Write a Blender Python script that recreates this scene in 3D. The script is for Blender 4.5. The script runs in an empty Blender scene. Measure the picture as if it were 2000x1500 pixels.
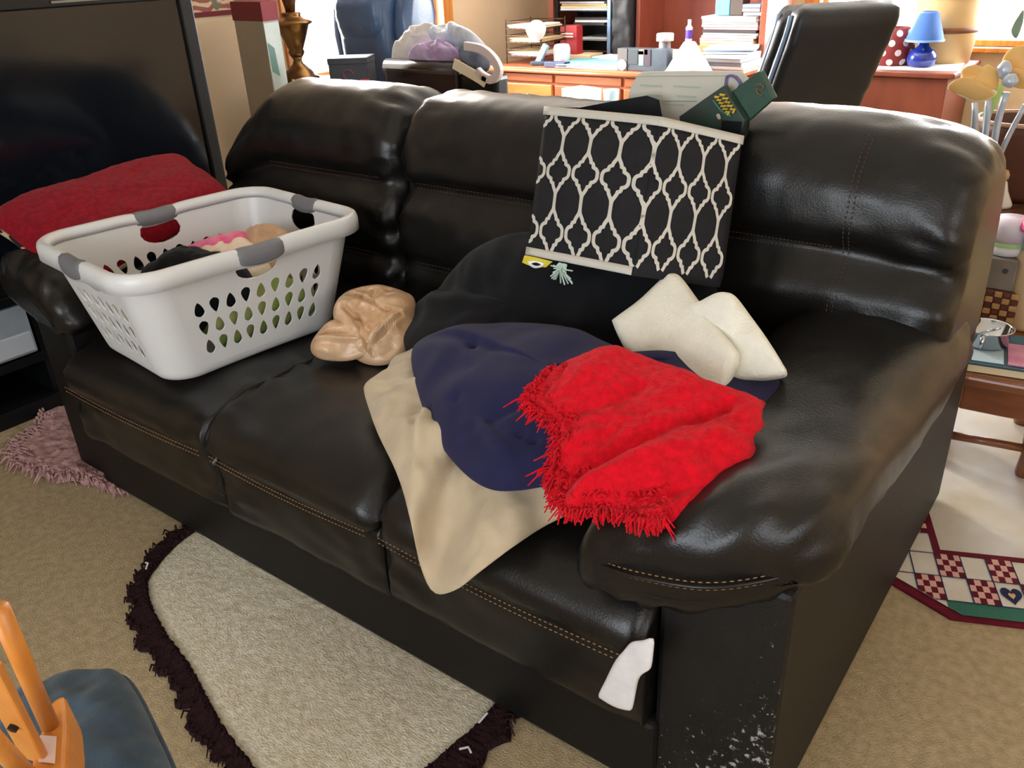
import bpy, bmesh, math, random
from mathutils import Vector, Matrix, noise
random.seed(7)
S = bpy.context.scene
COL = S.collection
PI = math.pi

# ------------------------------------------------------------------ camera, sky, light, exposure
cd = bpy.data.cameras.new('camera')
cam = bpy.data.objects.new('camera', cd)
COL.objects.link(cam)
cd.sensor_fit = 'HORIZONTAL'
cd.sensor_width = 36.0
cd.lens = 36.0 * 1650 / 2000
cd.clip_start = 0.03
_r, _d, _f = (Vector((0.79918, 0.59969, -0.04096)), Vector((0.24317, -0.38488, -0.89036)), Vector((-0.54971, 0.7016, -0.45342)))
cam.matrix_world = Matrix(((_r.x, -_d.x, -_f.x, 0), (_r.y, -_d.y, -_f.y, 0), (_r.z, -_d.z, -_f.z, 1.45), (0, 0, 0, 1)))
S.camera = cam

w = bpy.data.worlds.new('sky')
S.world = w
w.use_nodes = True
w.node_tree.nodes['Background'].inputs[0].default_value = (0.86, 0.93, 1.0, 1)
w.node_tree.nodes['Background'].inputs[1].default_value = 5.0
S.view_settings.view_transform = 'Standard'
S.view_settings.look = 'None'
S.view_settings.exposure = 0.0
S.view_settings.gamma = 1.0
S.view_settings.use_curve_mapping = False
S.cycles.use_denoising = True
S.cycles.max_bounces = 8

def area(name, loc, rot, sx, sy, power, col):
    l = bpy.data.lights.new(name, 'AREA')
    l.shape = 'RECTANGLE'; l.size = sx; l.size_y = sy; l.energy = power; l.color = col
    o = bpy.data.objects.new(name, l); COL.objects.link(o)
    o.location = loc; o.rotation_euler = rot
    return o
# daylight entering through the four windows of the room (one light in each opening)
area('daylight_window_left', (-4.42, 4.22, 1.45), (0, -PI/2, 0), 1.3, 1.35, 420, (1.0, 0.97, 0.92))
area('daylight_window_back', (-1.15, 6.34, 1.5), (-PI/2, 0, 0), 1.9, 1.3, 420, (0.9, 0.95, 1.0))
area('daylight_window_front', (-0.6, -2.34, 1.45), (PI/2, 0, 0), 2.4, 1.5, 56, (0.80, 0.90, 1.0))
area('daylight_window_right', (2.74, -0.5, 1.5), (0, PI/2, 0), 1.4, 1.7, 14, (0.95, 0.97, 1.0))

# ------------------------------------------------------------------ helpers
def lin(c):
    return tuple(((x/255.0) / 12.92 if x <= 10 else (((x/255.0) + 0.055) / 1.055) ** 2.4) for x in c)

def M(name, rgb, rough=0.6, var=0.0, vs=12, bump=0.0, bs=120, metal=0.0, coat=0.0, sheen=0.0, spec=0.5, rgb2=None, trans=0.0, emit=0.0, stretch=None):
    m = bpy.data.materials.new(name); m.use_nodes = True
    nt = m.node_tree; b = nt.nodes['Principled BSDF']
    c = lin(rgb)
    b.inputs['Base Color'].default_value = (*c, 1)
    b.inputs['Roughness'].default_value = rough
    b.inputs['Metallic'].default_value = metal
    b.inputs['Coat Weight'].default_value = coat
    b.inputs['Sheen Weight'].default_value = sheen
    b.inputs['Specular IOR Level'].default_value = spec
    b.inputs['Transmission Weight'].default_value = trans
    tc = nt.nodes.new('ShaderNodeTexCoord')
    src = tc.outputs['Object']
    if stretch:
        mp = nt.nodes.new('ShaderNodeMapping'); mp.inputs['Scale'].default_value = stretch
        nt.links.new(src, mp.inputs['Vector']); src = mp.outputs['Vector']
    if var > 0 or rgb2:
        n = nt.nodes.new('ShaderNodeTexNoise'); n.inputs['Scale'].default_value = vs; n.inputs['Detail'].default_value = 6
        nt.links.new(src, n.inputs['Vector'])
        r = nt.nodes.new('ShaderNodeValToRGB')
        c2 = lin(rgb2) if rgb2 else tuple(min(1, x*(1+var)) for x in c)
        c1 = c if rgb2 else tuple(x*(1-var) for x in c)
        r.color_ramp.elements[0].position = 0.35; r.color_ramp.elements[1].position = 0.65
        r.color_ramp.elements[0].color = (*c1, 1); r.color_ramp.elements[1].color = (*c2, 1)
        nt.links.new(n.outputs['Fac'], r.inputs['Fac'])
        nt.links.new(r.outputs['Color'], b.inputs['Base Color'])
    if bump > 0:
        n2 = nt.nodes.new('ShaderNodeTexNoise'); n2.inputs['Scale'].default_value = bs; n2.inputs['Detail'].default_value = 4
        nt.links.new(src, n2.inputs['Vector'])
        bp = nt.nodes.new('ShaderNodeBump'); bp.inputs['Strength'].default_value = bump; bp.inputs['Distance'].default_value = 0.004
        nt.links.new(n2.outputs['Fac'], bp.inputs['Height'])
        nt.links.new(bp.outputs['Normal'], b.inputs['Normal'])
    return m

def wood(name, rgb, rgb2, rough=0.4, scale=(3, 30, 30), coat=0.0):
    return M(name, rgb, rough=rough, rgb2=rgb2, vs=2.0, stretch=scale, bump=0.05, bs=8, coat=coat)

class G:
    """collects vertices and faces for ONE mesh object"""
    def __init__(s): s.v = []; s.f = []; s.mi = []
    def add(s, vs, fs, mi=0):
        o = len(s.v); s.v += [Vector(v) for v in vs]
        for f in fs: s.f.append([i + o for i in f]); s.mi.append(mi)
        return s
    def box(s, c, d, rz=0.0, mi=0, mat=None):
        x, y, z = d[0]/2, d[1]/2, d[2]/2
        vs = [Vector((a*x, b*y, e*z)) for e in (-1, 1) for b in (-1, 1) for a in (-1, 1)]
        R = mat if mat else Matrix.Rotation(rz, 3, 'Z')
        vs = [R @ v + Vector(c) for v in vs]
        return s.add(vs, [(0,2,3,1), (4,5,7,6), (0,1,5,4), (2,6,7,3), (0,4,6,2), (1,3,7,5)], mi)
    def bb(s, x0, x1, y0, y1, z0, z1, mi=0):
        return s.box(((x0+x1)/2, (y0+y1)/2, (z0+z1)/2), (x1-x0, y1-y0, z1-z0), 0, mi)
    def tube(s, pts, r, n=8, mi=0, cap=True, closed=False):
        pts = [Vector(p) for p in pts]; L = len(pts); rings = []
        t0 = (pts[1]-pts[0]).normalized()
        up = Vector((0,0,1)) if abs(t0.z) < 0.9 else Vector((1,0,0))
        a = t0.cross(up).normalized()
        for i, p in enumerate(pts):
            if closed: t = (pts[(i+1) % L]-pts[i-1]).normalized()
            else: t = (pts[min(i+1, L-1)]-pts[max(i-1, 0)]).normalized()
            a = (a - t*a.dot(t)).normalized(); b = t.cross(a)
            rr = r[i] if isinstance(r, (list, tuple)) else r
            rings.append([p + a*math.cos(2*PI*k/n)*rr + b*math.sin(2*PI*k/n)*rr for k in range(n)])
        vs = [v for q in rings for v in q]; fs = []
        for i in range(L if closed else L-1):
            j = (i+1) % L
            for k in range(n):
                fs.append((i*n+k, i*n+(k+1) % n, j*n+(k+1) % n, j*n+k))
        if cap and not closed:
            fs.append(tuple(reversed(range(n)))); fs.append(tuple(range((L-1)*n, L*n)))
        return s.add(vs, fs, mi)
    def lathe(s, prof, c=(0,0,0), n=24, mi=0, axis=None, cap=True, sx=1, sy=1):
        R = axis if axis else Matrix.Identity(3)
        vs = []; fs = []
        for r, z in prof:
            for k in range(n):
                vs.append(R @ Vector((r*math.cos(2*PI*k/n)*sx, r*math.sin(2*PI*k/n)*sy, z)) + Vector(c))
        for i in range(len(prof)-1):
            for k in range(n):
                fs.append((i*n+k, i*n+(k+1) % n, (i+1)*n+(k+1) % n, (i+1)*n+k))
        if cap:
            fs.append(tuple(reversed(range(n)))); fs.append(tuple(range((len(prof)-1)*n, len(prof)*n)))
        return s.add(vs, fs, mi)
    def slab(s, outline, n, d, mi=0):
        """flat polygon pushed along n by d"""
        n = Vector(n).normalized()*d; o = [Vector(p) for p in outline]; L = len(o)
        vs = o + [p + n for p in o]
        fs = [tuple(range(L)), tuple(range(2*L-1, L-1, -1))]
        fs += [(i, L+i, L+(i+1) % L, (i+1) % L) for i in range(L)]
        return s.add(vs, fs, mi)

def obj(name, g, mat, parent=None, smooth=False, bevel=0.0, seg=2, subsurf=0, solid=0.0, recalc=True):
    org = Vector((0,0,0))
    if parent is not None:
        p = parent
        while p is not None:
            org += p.location; p = p.parent
    me = bpy.data.meshes.new(name)
    me.from_pydata([v - org for v in g.v], [], g.f)
    for m in (mat if isinstance(mat, (list, tuple)) else [mat]): me.materials.append(m)
    if isinstance(mat, (list, tuple)):
        me.polygons.foreach_set('material_index', g.mi)
    if recalc:
        bm = bmesh.new(); bm.from_mesh(me); bmesh.ops.recalc_face_normals(bm, faces=bm.faces); bm.to_mesh(me); bm.free()
    if smooth: me.polygons.foreach_set('use_smooth', [True]*len(me.polygons))
    o = bpy.data.objects.new(name, me); COL.objects.link(o)
    o.parent = parent
    if solid:
        md = o.modifiers.new('solid', 'SOLIDIFY'); md.thickness = solid; md.offset = 0
    if bevel:
        md = o.modifiers.new('bevel', 'BEVEL'); md.width = bevel; md.segments = seg; md.limit_method = 'ANGLE'; md.angle_limit = 0.6
    if subsurf:
        md = o.modifiers.new('sub', 'SUBSURF'); md.levels = subsurf; md.render_levels = subsurf
    return o

def thing(name, label, cat, loc, group=None, rz=0.0):
    o = bpy.data.objects.new(name, None); COL.objects.link(o)
    o.location = loc; o.empty_display_size = 0.1
    o['label'] = label; o['category'] = cat
    if group: o['group'] = group
    return o
def tag(o, label, cat, group=None):
    o['label'] = label; o['category'] = cat
    if group: o['group'] = group
    return o
def struct(name, g, mat, parent=None, **k):
    o = obj(name, g, mat, parent, **k)
    if parent is None: o['kind'] = 'structure'
    return o
def dup(root, loc, label=None, group=None, rz=None):
    r = root.copy(); COL.objects.link(r); r.location = loc
    if rz is not None: r.rotation_euler = (0,0,rz)
    if label: r['label'] = label
    if group: r['group'] = group
    for ch in list(root.children):
        c = ch.copy(); COL.objects.link(c); c.parent = r
        for q in list(ch.children):
            d = q.copy(); COL.objects.link(d); d.parent = c
    return r

def nz(p, s, seed=0.0):
    return noise.noise(Vector((p[0]*s + seed, p[1]*s + seed*1.7, p[2]*s - seed)))

def spline(pts, n, closed=True):
    """Catmull-Rom through pts, resampled evenly to n points"""
    P = [Vector(p) for p in pts]; L = len(P); out = []
    rng = range(L if closed else L-1)
    for i in rng:
        if closed: a, b, c, d = P[i-1], P[i], P[(i+1) % L], P[(i+2) % L]
        else: a, b, c, d = P[max(i-1, 0)], P[i], P[i+1], P[min(i+2, L-1)]
        for k in range(12):
            t = k/12
            out.append(0.5*((2*b) + (c-a)*t + (2*a-5*b+4*c-d)*t*t + (3*b-a-3*c+d)*t**3))
    if not closed: out.append(P[-1])
    if closed: out.append(out[0].copy())
    ds = [0]
    for i in range(1, len(out)): ds.append(ds[-1] + (out[i]-out[i-1]).length)
    tot = ds[-1]; res = []; j = 0
    m = n if closed else n-1
    for i in range(n):
        t = tot*i/m
        while j < len(ds)-2 and ds[j+1] < t: j += 1
        u = (t-ds[j])/max(1e-9, ds[j+1]-ds[j])
        res.append(out[j].lerp(out[j+1], u))
    return res

def blob(outline, top, bot, n=(0,0,1), p=2.4, q=0.6, c=None, wr=(), N=96, R=18, ridges=(), edge=0.0, tri=False):
    """soft body: closed outline in space, swelling by top / bot on its two sides; wr = (amplitude, scale) wrinkle octaves"""
    O = spline(outline, N); n = Vector(n).normalized()
    if c is None:
        c = Vector((0,0,0))
        for o in O: c += o
        c /= N
    c = Vector(c); vt = []; vb = []
    for j in range(R+1):
        r = math.sin(PI/2*j/R); h = max(0.0, 1 - r**p)**q
        for i in range(N):
            b = c.lerp(O[i], r)
            k = min(1.0, (1-r)*6)
            d = 0.0
            for a, s, sd in wr: d += a*nz(b, s, sd)
            d *= (0.35+0.65*k) if j < R else 0
            for (e0, e1, wd, ht) in ridges:
                e0 = Vector(e0); e1 = Vector(e1); ab = e1-e0
                t = max(0, min(1, (b-e0).dot(ab)/ab.length_squared))
                q_ = b-(e0+ab*t); q_ -= n*q_.dot(n); ds = q_.length
                d += ht*math.exp(-(ds/wd)**2)*min(1, (1-r)*4)
            e = Vector((0,0,0))
            if edge and j == R: e = (O[i]-c).normalized()*edge*nz(O[i], 40, 3)
            vt.append(b + e + n*(top*h + d)); vb.append(b + e - n*(bot*h))
            if j == R: vb[-1] = vt[-1].copy()
    g = G(); fs = []
    def idx(j, i): return j*N + (i % N)
    for j in range(R):
        for i in range(N):
            if j == 0: continue
            fs.append((idx(j,i), idx(j,i+1), idx(j+1,i+1), idx(j+1,i)))
    for i in range(N): fs.append((idx(0,0), idx(1,i+1), idx(1,i)))
    off = len(vt); T = []
    for f in fs: T.append(tuple(off + x if x < R*N else x for x in reversed(f)))
    g.add(vt + vb, fs + T)
    return g, O

def sweep(prof, a0, a1, n, r, M_=64, wr=0.0, axis='x', seed=0.0, droop=0.0, mod=None, post=None):
    """closed 2D profile swept along an axis with rounded ends of radius r (leather cushions)"""
    P = [Vector((p[0], p[1], 0)) for p in spline([(a, b, 0) for a, b in prof], M_)]
    ar = sum(P[i].x*P[(i+1) % M_].y - P[(i+1) % M_].x*P[i].y for i in range(M_))
    nr = []
    for i in range(M_):
        t = P[(i+1) % M_]-P[i-1]
        q = Vector((t.y, -t.x, 0)).normalized()
        nr.append(q if ar > 0 else -q)
    L = a1-a0; ra, rb = r if isinstance(r, tuple) else (r, r)
    xa = [ra*(1-math.cos(PI/2*k/6)) for k in range(7)]; xb = [L-rb*(1-math.cos(PI/2*k/6)) for k in range(7)]
    xs = xa + [ra + (L-ra-rb)*k/n for k in range(1, n)] + xb[::-1]
    vs = []
    for x in xs:
        d = min(x, L-x); r = ra if x < L/2 else rb
        ins = r - math.sqrt(max(0, r*r-(r-d)**2)) if d < r else 0
        e = math.exp(-d/0.11)
        for i in range(M_):
            p = P[i] - nr[i]*ins
            pos = Vector((a0+x, p.x, p.y))
            dd = wr*(0.4*nz(pos, 9, seed) + 0.25*nz(pos, 26, seed+3)) + wr*2.6*e*nz((pos.x*0.5, pos.y, pos.z), 24, seed+7)*(1 if d > 0.004 else 0)
            p = p + nr[i]*dd
            z = p.y - droop*math.exp(-d/0.07)*max(0, p.y-0.6)
            y = p.x
            if mod: y, z = mod(a0+x, y, z)
            vs.append((a0+x, y, z) if axis == 'x' else (y, a0+x, z))
    if post: vs = [post(*v) for v in vs]
    fs = []
    K = len(xs)
    for j in range(K-1):
        for i in range(M_):
            fs.append((j*M_+i, j*M_+(i+1) % M_, (j+1)*M_+(i+1) % M_, (j+1)*M_+i))
    fs.append(tuple(reversed(range(M_)))); fs.append(tuple(range((K-1)*M_, K*M_)))
    return G().add(vs, fs)

def dashes(pts, n, gap=0.35, r=0.0011):
    g = G(); P = spline(pts, n*4+1, closed=False)
    for i in range(n):
        a = P[i*4]; b = P[i*4+int(4*(1-gap))]
        g.tube([a, b], r, 4)
    return g

def fbox(name, label, cat, a, b, depth, mat, group=None, bevel=0.002, rz=0.0):
    """box whose front face spans world points a (lower left) to b (upper right); goes back by depth"""
    w_, h_ = b[0]-a[0], b[2]-a[2]
    g = G(); c = Vector(((a[0]+b[0])/2, a[1], (a[2]+b[2])/2))
    R = Matrix.Rotation(rz, 3, 'Z')
    g.box(c + R @ Vector((0, depth/2, 0)), (w_, depth, h_), rz)
    o = obj(name, g, mat, bevel=bevel)
    return tag(o, label, cat, group)

# ------------------------------------------------------------------ materials
m_leather = M('dark_brown_leather', (21, 19, 17), rough=0.31, var=0.25, vs=7, bump=0.16, bs=260, spec=0.4)
m_leather2 = M('dark_brown_leather_base', (15, 13, 12), rough=0.5, var=0.2, vs=7, bump=0.2, bs=260, spec=0.25)
m_stitch = M('tan_thread', (136, 102, 66), rough=0.8)
m_stitch2 = M('brown_thread', (84, 60, 44), rough=0.8)
m_carpet = M('tan_carpet', (156, 138, 106), rough=0.95, rgb2=(176, 156, 122), vs=48, bump=1.0, bs=230, spec=0.1)
m_wall = M('peach_paint', (226, 204, 172), rough=0.85, var=0.03, vs=3, spec=0.2)
m_ceil = M('white_ceiling', (235, 230, 220), rough=0.9, bump=0.3, bs=90, spec=0.1)
m_trimwood = wood('honey_oak_trim', (196, 122, 52), (214, 146, 74), scale=(20, 20, 2))
m_white = M('white_paint', (238, 236, 230), rough=0.5)
m_glassblack = M('dark_screen_glass', (10, 13, 18), rough=0.12, spec=0.5)
m_blackplastic = M('black_plastic', (13, 14, 16), rough=0.35, bump=0.05, bs=200, spec=.3)
m_basket = M('white_plastic', (208, 208, 206), rough=0.33, spec=0.5)
m_grip = M('grey_rubber', (108, 108, 112), rough=0.55)
m_beige = M('beige_cotton', (188, 170, 142), rough=0.9, var=0.05, vs=18, bump=0.3, bs=500, sheen=0.2, spec=0.2)
m_navy = M('navy_cotton', (34, 34, 66), rough=0.9, var=0.1, vs=16, bump=0.3, bs=500, sheen=0.08, spec=0.15)
m_blackcloth = M('black_cotton', (16, 17, 20), rough=0.9, var=0.15, vs=14, bump=0.3, bs=500, sheen=0.06, spec=0.15)
m_red = M('red_knit', (204, 12, 30), rough=0.95, var=0.14, vs=70, bump=1.0, bs=260, sheen=0.08, spec=0.1)
m_redpillow = M('dark_red_chenille', (132, 12, 28), rough=0.95, var=0.2, vs=60, bump=0.8, bs=220, sheen=0.05, spec=0.1)
m_foam = M('white_quilted_cover', (226, 222, 206), rough=0.9, var=0.03, vs=30, bump=0.6, bs=170, sheen=0.1, spec=0.15)

# ------------------------------------------------------------------ room shell
XL, XR, YF, YB, ZC = -4.3, 2.6, -2.2, 6.2, 2.45
def wall_with_hole(axis, pos, t, a0, a1, h0, h1, z0, z1):
    """wall along an axis with one window opening a-range h0..h1, z-range z0..z1; t = outward thickness"""
    g = G(); lo, hi = min(pos, pos+t), max(pos, pos+t)
    def bx(p0, p1, q0, q1):
        if axis == 'y': g.bb(lo, hi, p0, p1, q0, q1)
        else: g.bb(p0, p1, lo, hi, q0, q1)
    bx(a0, a1, 0, z0); bx(a0, a1, z1, ZC); bx(a0, h0, z0, z1); bx(h1, a1, z0, z1)
    return g
struct('floor', G().bb(XL-.15, XR+.15, YF-.15, YB+.15, -.1, 0), m_carpet)
struct('ceiling', G().bb(XL-.15, XR+.15, YF-.15, YB+.15, ZC, ZC+.1), m_ceil)
struct('wall_left', wall_with_hole('y', XL, -.15, YF, YB, 3.56, 4.88, .8, 2.1), m_wall)
struct('wall_back', wall_with_hole('x', YB, .15, XL-.15, XR+.15, -2.08, -.25, .82, 2.1), m_wall)
struct('wall_front', wall_with_hole('x', YF, -.15, XL-.15, XR+.15, -1.8, .6, .7, 2.2), m_wall)
struct('wall_right', wall_with_hole('y', XR, .15, YF, YB, -1.35, .35, .8, 2.2), m_wall)

# thin window glass: mostly clear, mirror-like at grazing angles
m_pane = bpy.data.materials.new('window_glass'); m_pane.use_nodes = True
_nt = m_pane.node_tree; _nt.nodes.clear()
_o = _nt.nodes.new('ShaderNodeOutputMaterial'); _t = _nt.nodes.new('ShaderNodeBsdfTransparent'); _gl = _nt.nodes.new('ShaderNodeBsdfGlossy')
_gl.inputs['Roughness'].default_value = 0.02
_mx = _nt.nodes.new('ShaderNodeMixShader'); _fr = _nt.nodes.new('ShaderNodeFresnel'); _fr.inputs['IOR'].default_value = 1.3
_nt.links.new(_fr.outputs[0], _mx.inputs[0]); _nt.links.new(_t.outputs[0], _mx.inputs[1]); _nt.links.new(_gl.outputs[0], _mx.inputs[2]); _nt.links.new(_mx.outputs[0], _o.inputs[0])

def window(n, axis, pos, out, a0, a1, z0, z1, muntin=True):
    s = -1 if out < 0 else 1
    def bx(g, p0, p1, d0, d1, q0, q1):
        lo, hi = sorted((pos + s*d0, pos + s*d1))
        return g.bb(lo, hi, p0, p1, q0, q1) if axis == 'y' else g.bb(p0, p1, lo, hi, q0, q1)
    fr = G(); k = .035
    bx(fr, a0, a1, .05, .10, z0, z0+k); bx(fr, a0, a1, .05, .10, z1-k, z1); bx(fr, a0, a0+k, .05, .10, z0+k, z1-k); bx(fr, a1-k, a1, .05, .10, z0+k, z1-k)
    if muntin: mid = (a0+a1)/2; bx(fr, mid-.02, mid+.02, .05, .10, z0+k, z1-k)
    f = struct('window_%d' % n, fr, m_trimwood, bevel=.004)
    if muntin:
        for p0, p1 in ((a0+k, mid-.02), (mid+.02, a1-k)): obj('pane', bx(G(), p0, p1, .073, .077, z0+k, z1-k), m_pane, f)
    else:
        obj('pane', bx(G(), a0+k, a1-k, .073, .077, z0+k, z1-k), m_pane, f)
    c = .1
    for nm, (p0, p1, q0, q1) in (('casing', (a0-c, a0, z0-.02, z1+c)), ('casing', (a1, a1+c, z0-.02, z1+c)), ('casing', (a0, a1, z1, z1+c))):
        obj(nm, bx(G(), p0, p1, 0, -.022, q0, q1), m_trimwood, f, bevel=.004)
    obj('sill', bx(G(), a0-c-.02, a1+c+.02, .05, -.06, z0-.03, z0), m_trimwood, f, bevel=.006)
window(1, 'y', XL, -1, 3.56, 4.88, .8, 2.1)
window(2, 'x', YB, 1, -2.08, -.25, .82, 2.1)
window(3, 'x', YF, -1, -1.8, .6, .7, 2.2)
window(4, 'y', XR, 1, -1.35, .35, .8, 2.2)
for nm, g in (('baseboard_left', G().bb(XL, XL+.015, YF, YB, 0, .09)), ('baseboard_back', G().bb(XL, XR, YB-.015, YB, 0, .09)), ('baseboard_right', G().bb(XR-.015, XR, YF, YB, 0, .09)), ('baseboard_front', G().bb(XL, XR, YF, YF+.015, 0, .09))):
    struct(nm, g, m_trimwood, bevel=.003)

# wallpaper border on the left wall: wavy flag stripes, maroon edge
m_border = bpy.data.materials.new('flag_wallpaper'); m_border.use_nodes = True
_nt = m_border.node_tree; _b = _nt.nodes['Principled BSDF']; _b.inputs['Roughness'].default_value = .8
_tc = _nt.nodes.new('ShaderNodeTexCoord')
_wv = _nt.nodes.new('ShaderNodeTexWave'); _wv.bands_direction = 'Z'; _wv.inputs['Scale'].default_value = 9; _wv.inputs['Distortion'].default_value = 5; _wv.inputs['Detail'].default_value = 1; _wv.inputs['Detail Scale'].default_value = 1.2
_rp = _nt.nodes.new('ShaderNodeValToRGB'); _rp.color_ramp.elements[0].color = (*lin((150, 84, 76)), 1); _rp.color_ramp.elements[0].position = .42; _rp.color_ramp.elements[1].color = (*lin((206, 184, 150)), 1); _rp.color_ramp.elements[1].position = .55
_ns = _nt.nodes.new('ShaderNodeTexNoise'); _ns.inputs['Scale'].default_value = 7
_rp2 = _nt.nodes.new('ShaderNodeValToRGB'); _rp2.color_ramp.elements[0].position = .52; _rp2.color_ramp.elements[1].position = .56
_mix = _nt.nodes.new('ShaderNodeMix'); _mix.data_type = 'RGBA'; _mix.inputs['B'].default_value = (*lin((112, 112, 92)), 1)
_nt.links.new(_tc.outputs['Object'], _wv.inputs['Vector']); _nt.links.new(_wv.outputs['Fac'], _rp.inputs['Fac']); _nt.links.new(_tc.outputs['Object'], _ns.inputs['Vector']); _nt.links.new(_ns.outputs['Fac'], _rp2.inputs['Fac'])
_nt.links.new(_rp2.outputs['Color'], _mix.inputs['Factor']); _nt.links.new(_rp.outputs['Color'], _mix.inputs['A']); _nt.links.new(_mix.outputs['Result'], _b.inputs['Base Color'])
m_maroon = M('maroon', (112, 34, 42), rough=.8)
struct('trim_1', G().bb(XL, XL+.003, 1.2, 3.44, 1.24, 1.48), m_border)
struct('trim_2', G().bb(XL, XL+.005, 1.2, 3.44, 1.215, 1.24), m_maroon)

# ------------------------------------------------------------------ rugs
m_shag = M('cream_shag', (186, 174, 146), rough=.95, rgb2=(214, 206, 186), vs=85, bump=1.0, bs=190, spec=.1, stretch=(.8, 1.3, 1))
m_crochet = M('dark_brown_yarn', (40, 22, 24), rough=.95, var=.3, vs=60, bump=1.0, bs=160, spec=.1)
rug = thing('oval_rug', 'cream shag oval rug with ragged dark brown border, partly under the sofa', 'rug', (-1.4, .9, 0))
inner = [(-1.963, 1.001, -0.000), (-1.903, 0.823, 0.000), (-1.821, 0.756, 0.000), (-1.690, 0.710, 0.000), (-1.513, 0.670, 0.000), (-1.316, 0.612, 0.000), (-1.177, 0.585, 0.000)] + [(-1.0, .56, 0), (-.9, .68, 0)] + [(-0.868, 0.832, 0.000), (-0.858, 0.989, 0.000)] + [(-.9, 1.2, 0), (-1.15, 1.42, 0), (-1.6, 1.42, 0), (-1.9, 1.22, 0)]
outer = [(-2.020, 0.963, 0.000), (-1.936, 0.801, 0.000), (-1.847, 0.715, 0.000), (-1.674, 0.638, 0.000), (-1.512, 0.615, 0.000), (-1.339, 0.564, 0.000), (-1.229, 0.549, 0.000)] + [(-1.03, .49, 0), (-.83, .6, 0)] + [(-0.788, 0.865, 0.000), (-0.801, 0.987, 0.000)] + [(-.82, 1.24, 0), (-1.1, 1.49, 0), (-1.62, 1.49, 0), (-1.97, 1.26, 0)]
gi, Oi = blob([Vector(p)+Vector((0,0,.004)) for p in inner], .012, 0, p=14, q=.5, wr=((.0025, 60, 1),), N=420, R=60)
obj('pile', gi, m_shag, rug, smooth=True)
Oo = spline(outer, 420); Oi2 = spline(inner, 420)
gb = G(); vs = []; fs = []
for k in range(420):
    a = Oi2[k]; j = min(range(420), key=lambda q: (Oo[q]-a).length) if k % 6 == 0 else None
    if j is not None: lastj = j
    b = Oo[(lastj + (k % 6)) % 420]
    d = (b-a); dn = d.normalized()
    ext = .024*abs(math.sin(k*PI/11+nz(a, 8, 2)*2)) - .018 + .010*nz(a, 60, 5) + .003*random.uniform(-1, 1)
    ia = a - dn*(.002 + .005*random.random())
    ob = b + dn*ext
    for t, z in ((0, .010), (.12, .017), (.5, .014), (.85, .013), (1, .002)):
        p = ia.lerp(ob, t); z2 = z + (.004*nz(p, 120, 9) if 0 < t < 1 else 0)
        vs.append((p.x, p.y, z2 + .003))
for k in range(420):
    for q in range(4):
        fs.append((k*5+q, ((k+1) % 420)*5+q, ((k+1) % 420)*5+q+1, k*5+q+1))
gb.add(vs, fs)
obj('border', gb, m_crochet, rug)
gt = G()
for k in range(0, 420, 1):
    a = Oi2[k]; d = (Oo[k]-a); d.z = 0
    if d.length < 1e-4: continue
    dn = (a - Vector((-1.4, 1.0, 0))).normalized()
    p = a - dn*random.uniform(-.004, .006); q = p + Matrix.Rotation(random.uniform(-.5, .5), 3, 'Z') @ dn*random.uniform(.012, .022)
    gt.tube([p + Vector((0,0,.012)), p.lerp(q, .5) + Vector((0,0,.024)), q + Vector((0,0,.016))], [.0024, .002, .001], 4)
    if k % 2 == 0:
        b = vs[k*5+3]; b = Vector(b)
        e = b + Matrix.Rotation(random.uniform(-.9, .9), 3, 'Z') @ dn*random.uniform(.006, .020)
        gt.tube([b, b.lerp(e, .5)+Vector((0,0,.006)), Vector((e.x, e.y, .004))], [.003, .003, .0015], 4)
o = obj('yarn_ends', gt, m_crochet, rug); o['kind'] = 'stuff'
m_thread = M('pale_thread', (190, 180, 178), rough=.9)
for s0 in [(-1.910, 0.810, 0.020), (-0.828, 1.005, 0.020), (-0.855, 0.925, 0.020), (-0.821, 0.859, 0.020)]:
    s0 = Vector(s0); gw = G()
    for k in range(1):
        e = s0 + Vector((random.uniform(-.03, .03), random.uniform(-.03, .03), random.uniform(0, .02)))
        gw.tube([s0, s0.lerp(e, .5)+Vector((.004,.006,.008)), e], .0025, 5)
    obj('loose_thread', gw, m_thread, rug)

# pink shaggy rag under the left end of the sofa
m_pinkrag = M('dusty_pink_rag', (172, 134, 130), rough=.95, var=.22, vs=50, bump=1.0, bs=150, spec=.1)
pr = thing('pink_rug', 'dusty pink ragged cotton rug by the left end of the sofa', 'rug', (-2.75, 1.0, 0))
po = [(-3.089, 1.144, 0.000), (-2.966, 1.008, 0.000), (-2.912, 0.912, 0.000), (-2.776, 0.874, 0.000), (-2.692, 0.892, 0.000), (-2.608, 0.900, 0.000), (-2.516, 0.937, 0.000), (-2.417, 0.967, 0.000), (-2.334, 0.988, 0.000)] + [(-2.25, 1.15, 0), (-2.6, 1.3, 0), (-2.95, 1.25, 0)]
g, O = blob([Vector(p)+Vector((0,0,.004)) for p in po], .022, 0, p=8, wr=((.016, 30, 2), (.01, 70, 4)), N=160, R=24, edge=.03)
obj('cloth', g, m_pinkrag, pr, smooth=True)
g = G(); c0 = Vector((-2.7, 1.1, 0))
for k in range(0, 160):
    if O[k].y > 1.12: continue
    dn = (O[k]-c0).normalized()
    for q in range(3):
        a = O[k].lerp(c0, random.uniform(0, .25)) + Vector((0,0,.016))
        b = a + Matrix.Rotation(random.uniform(-.8, .8), 3, 'Z') @ dn*random.uniform(.02, .055)
        g.tube([a, a.lerp(b, .5)+Vector((0,0,.008)), Vector((b.x, b.y, .005))], [.004, .0035, .0015], 4)
o = obj('fringe', g, m_pinkrag, pr); o['kind'] = 'stuff'

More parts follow.
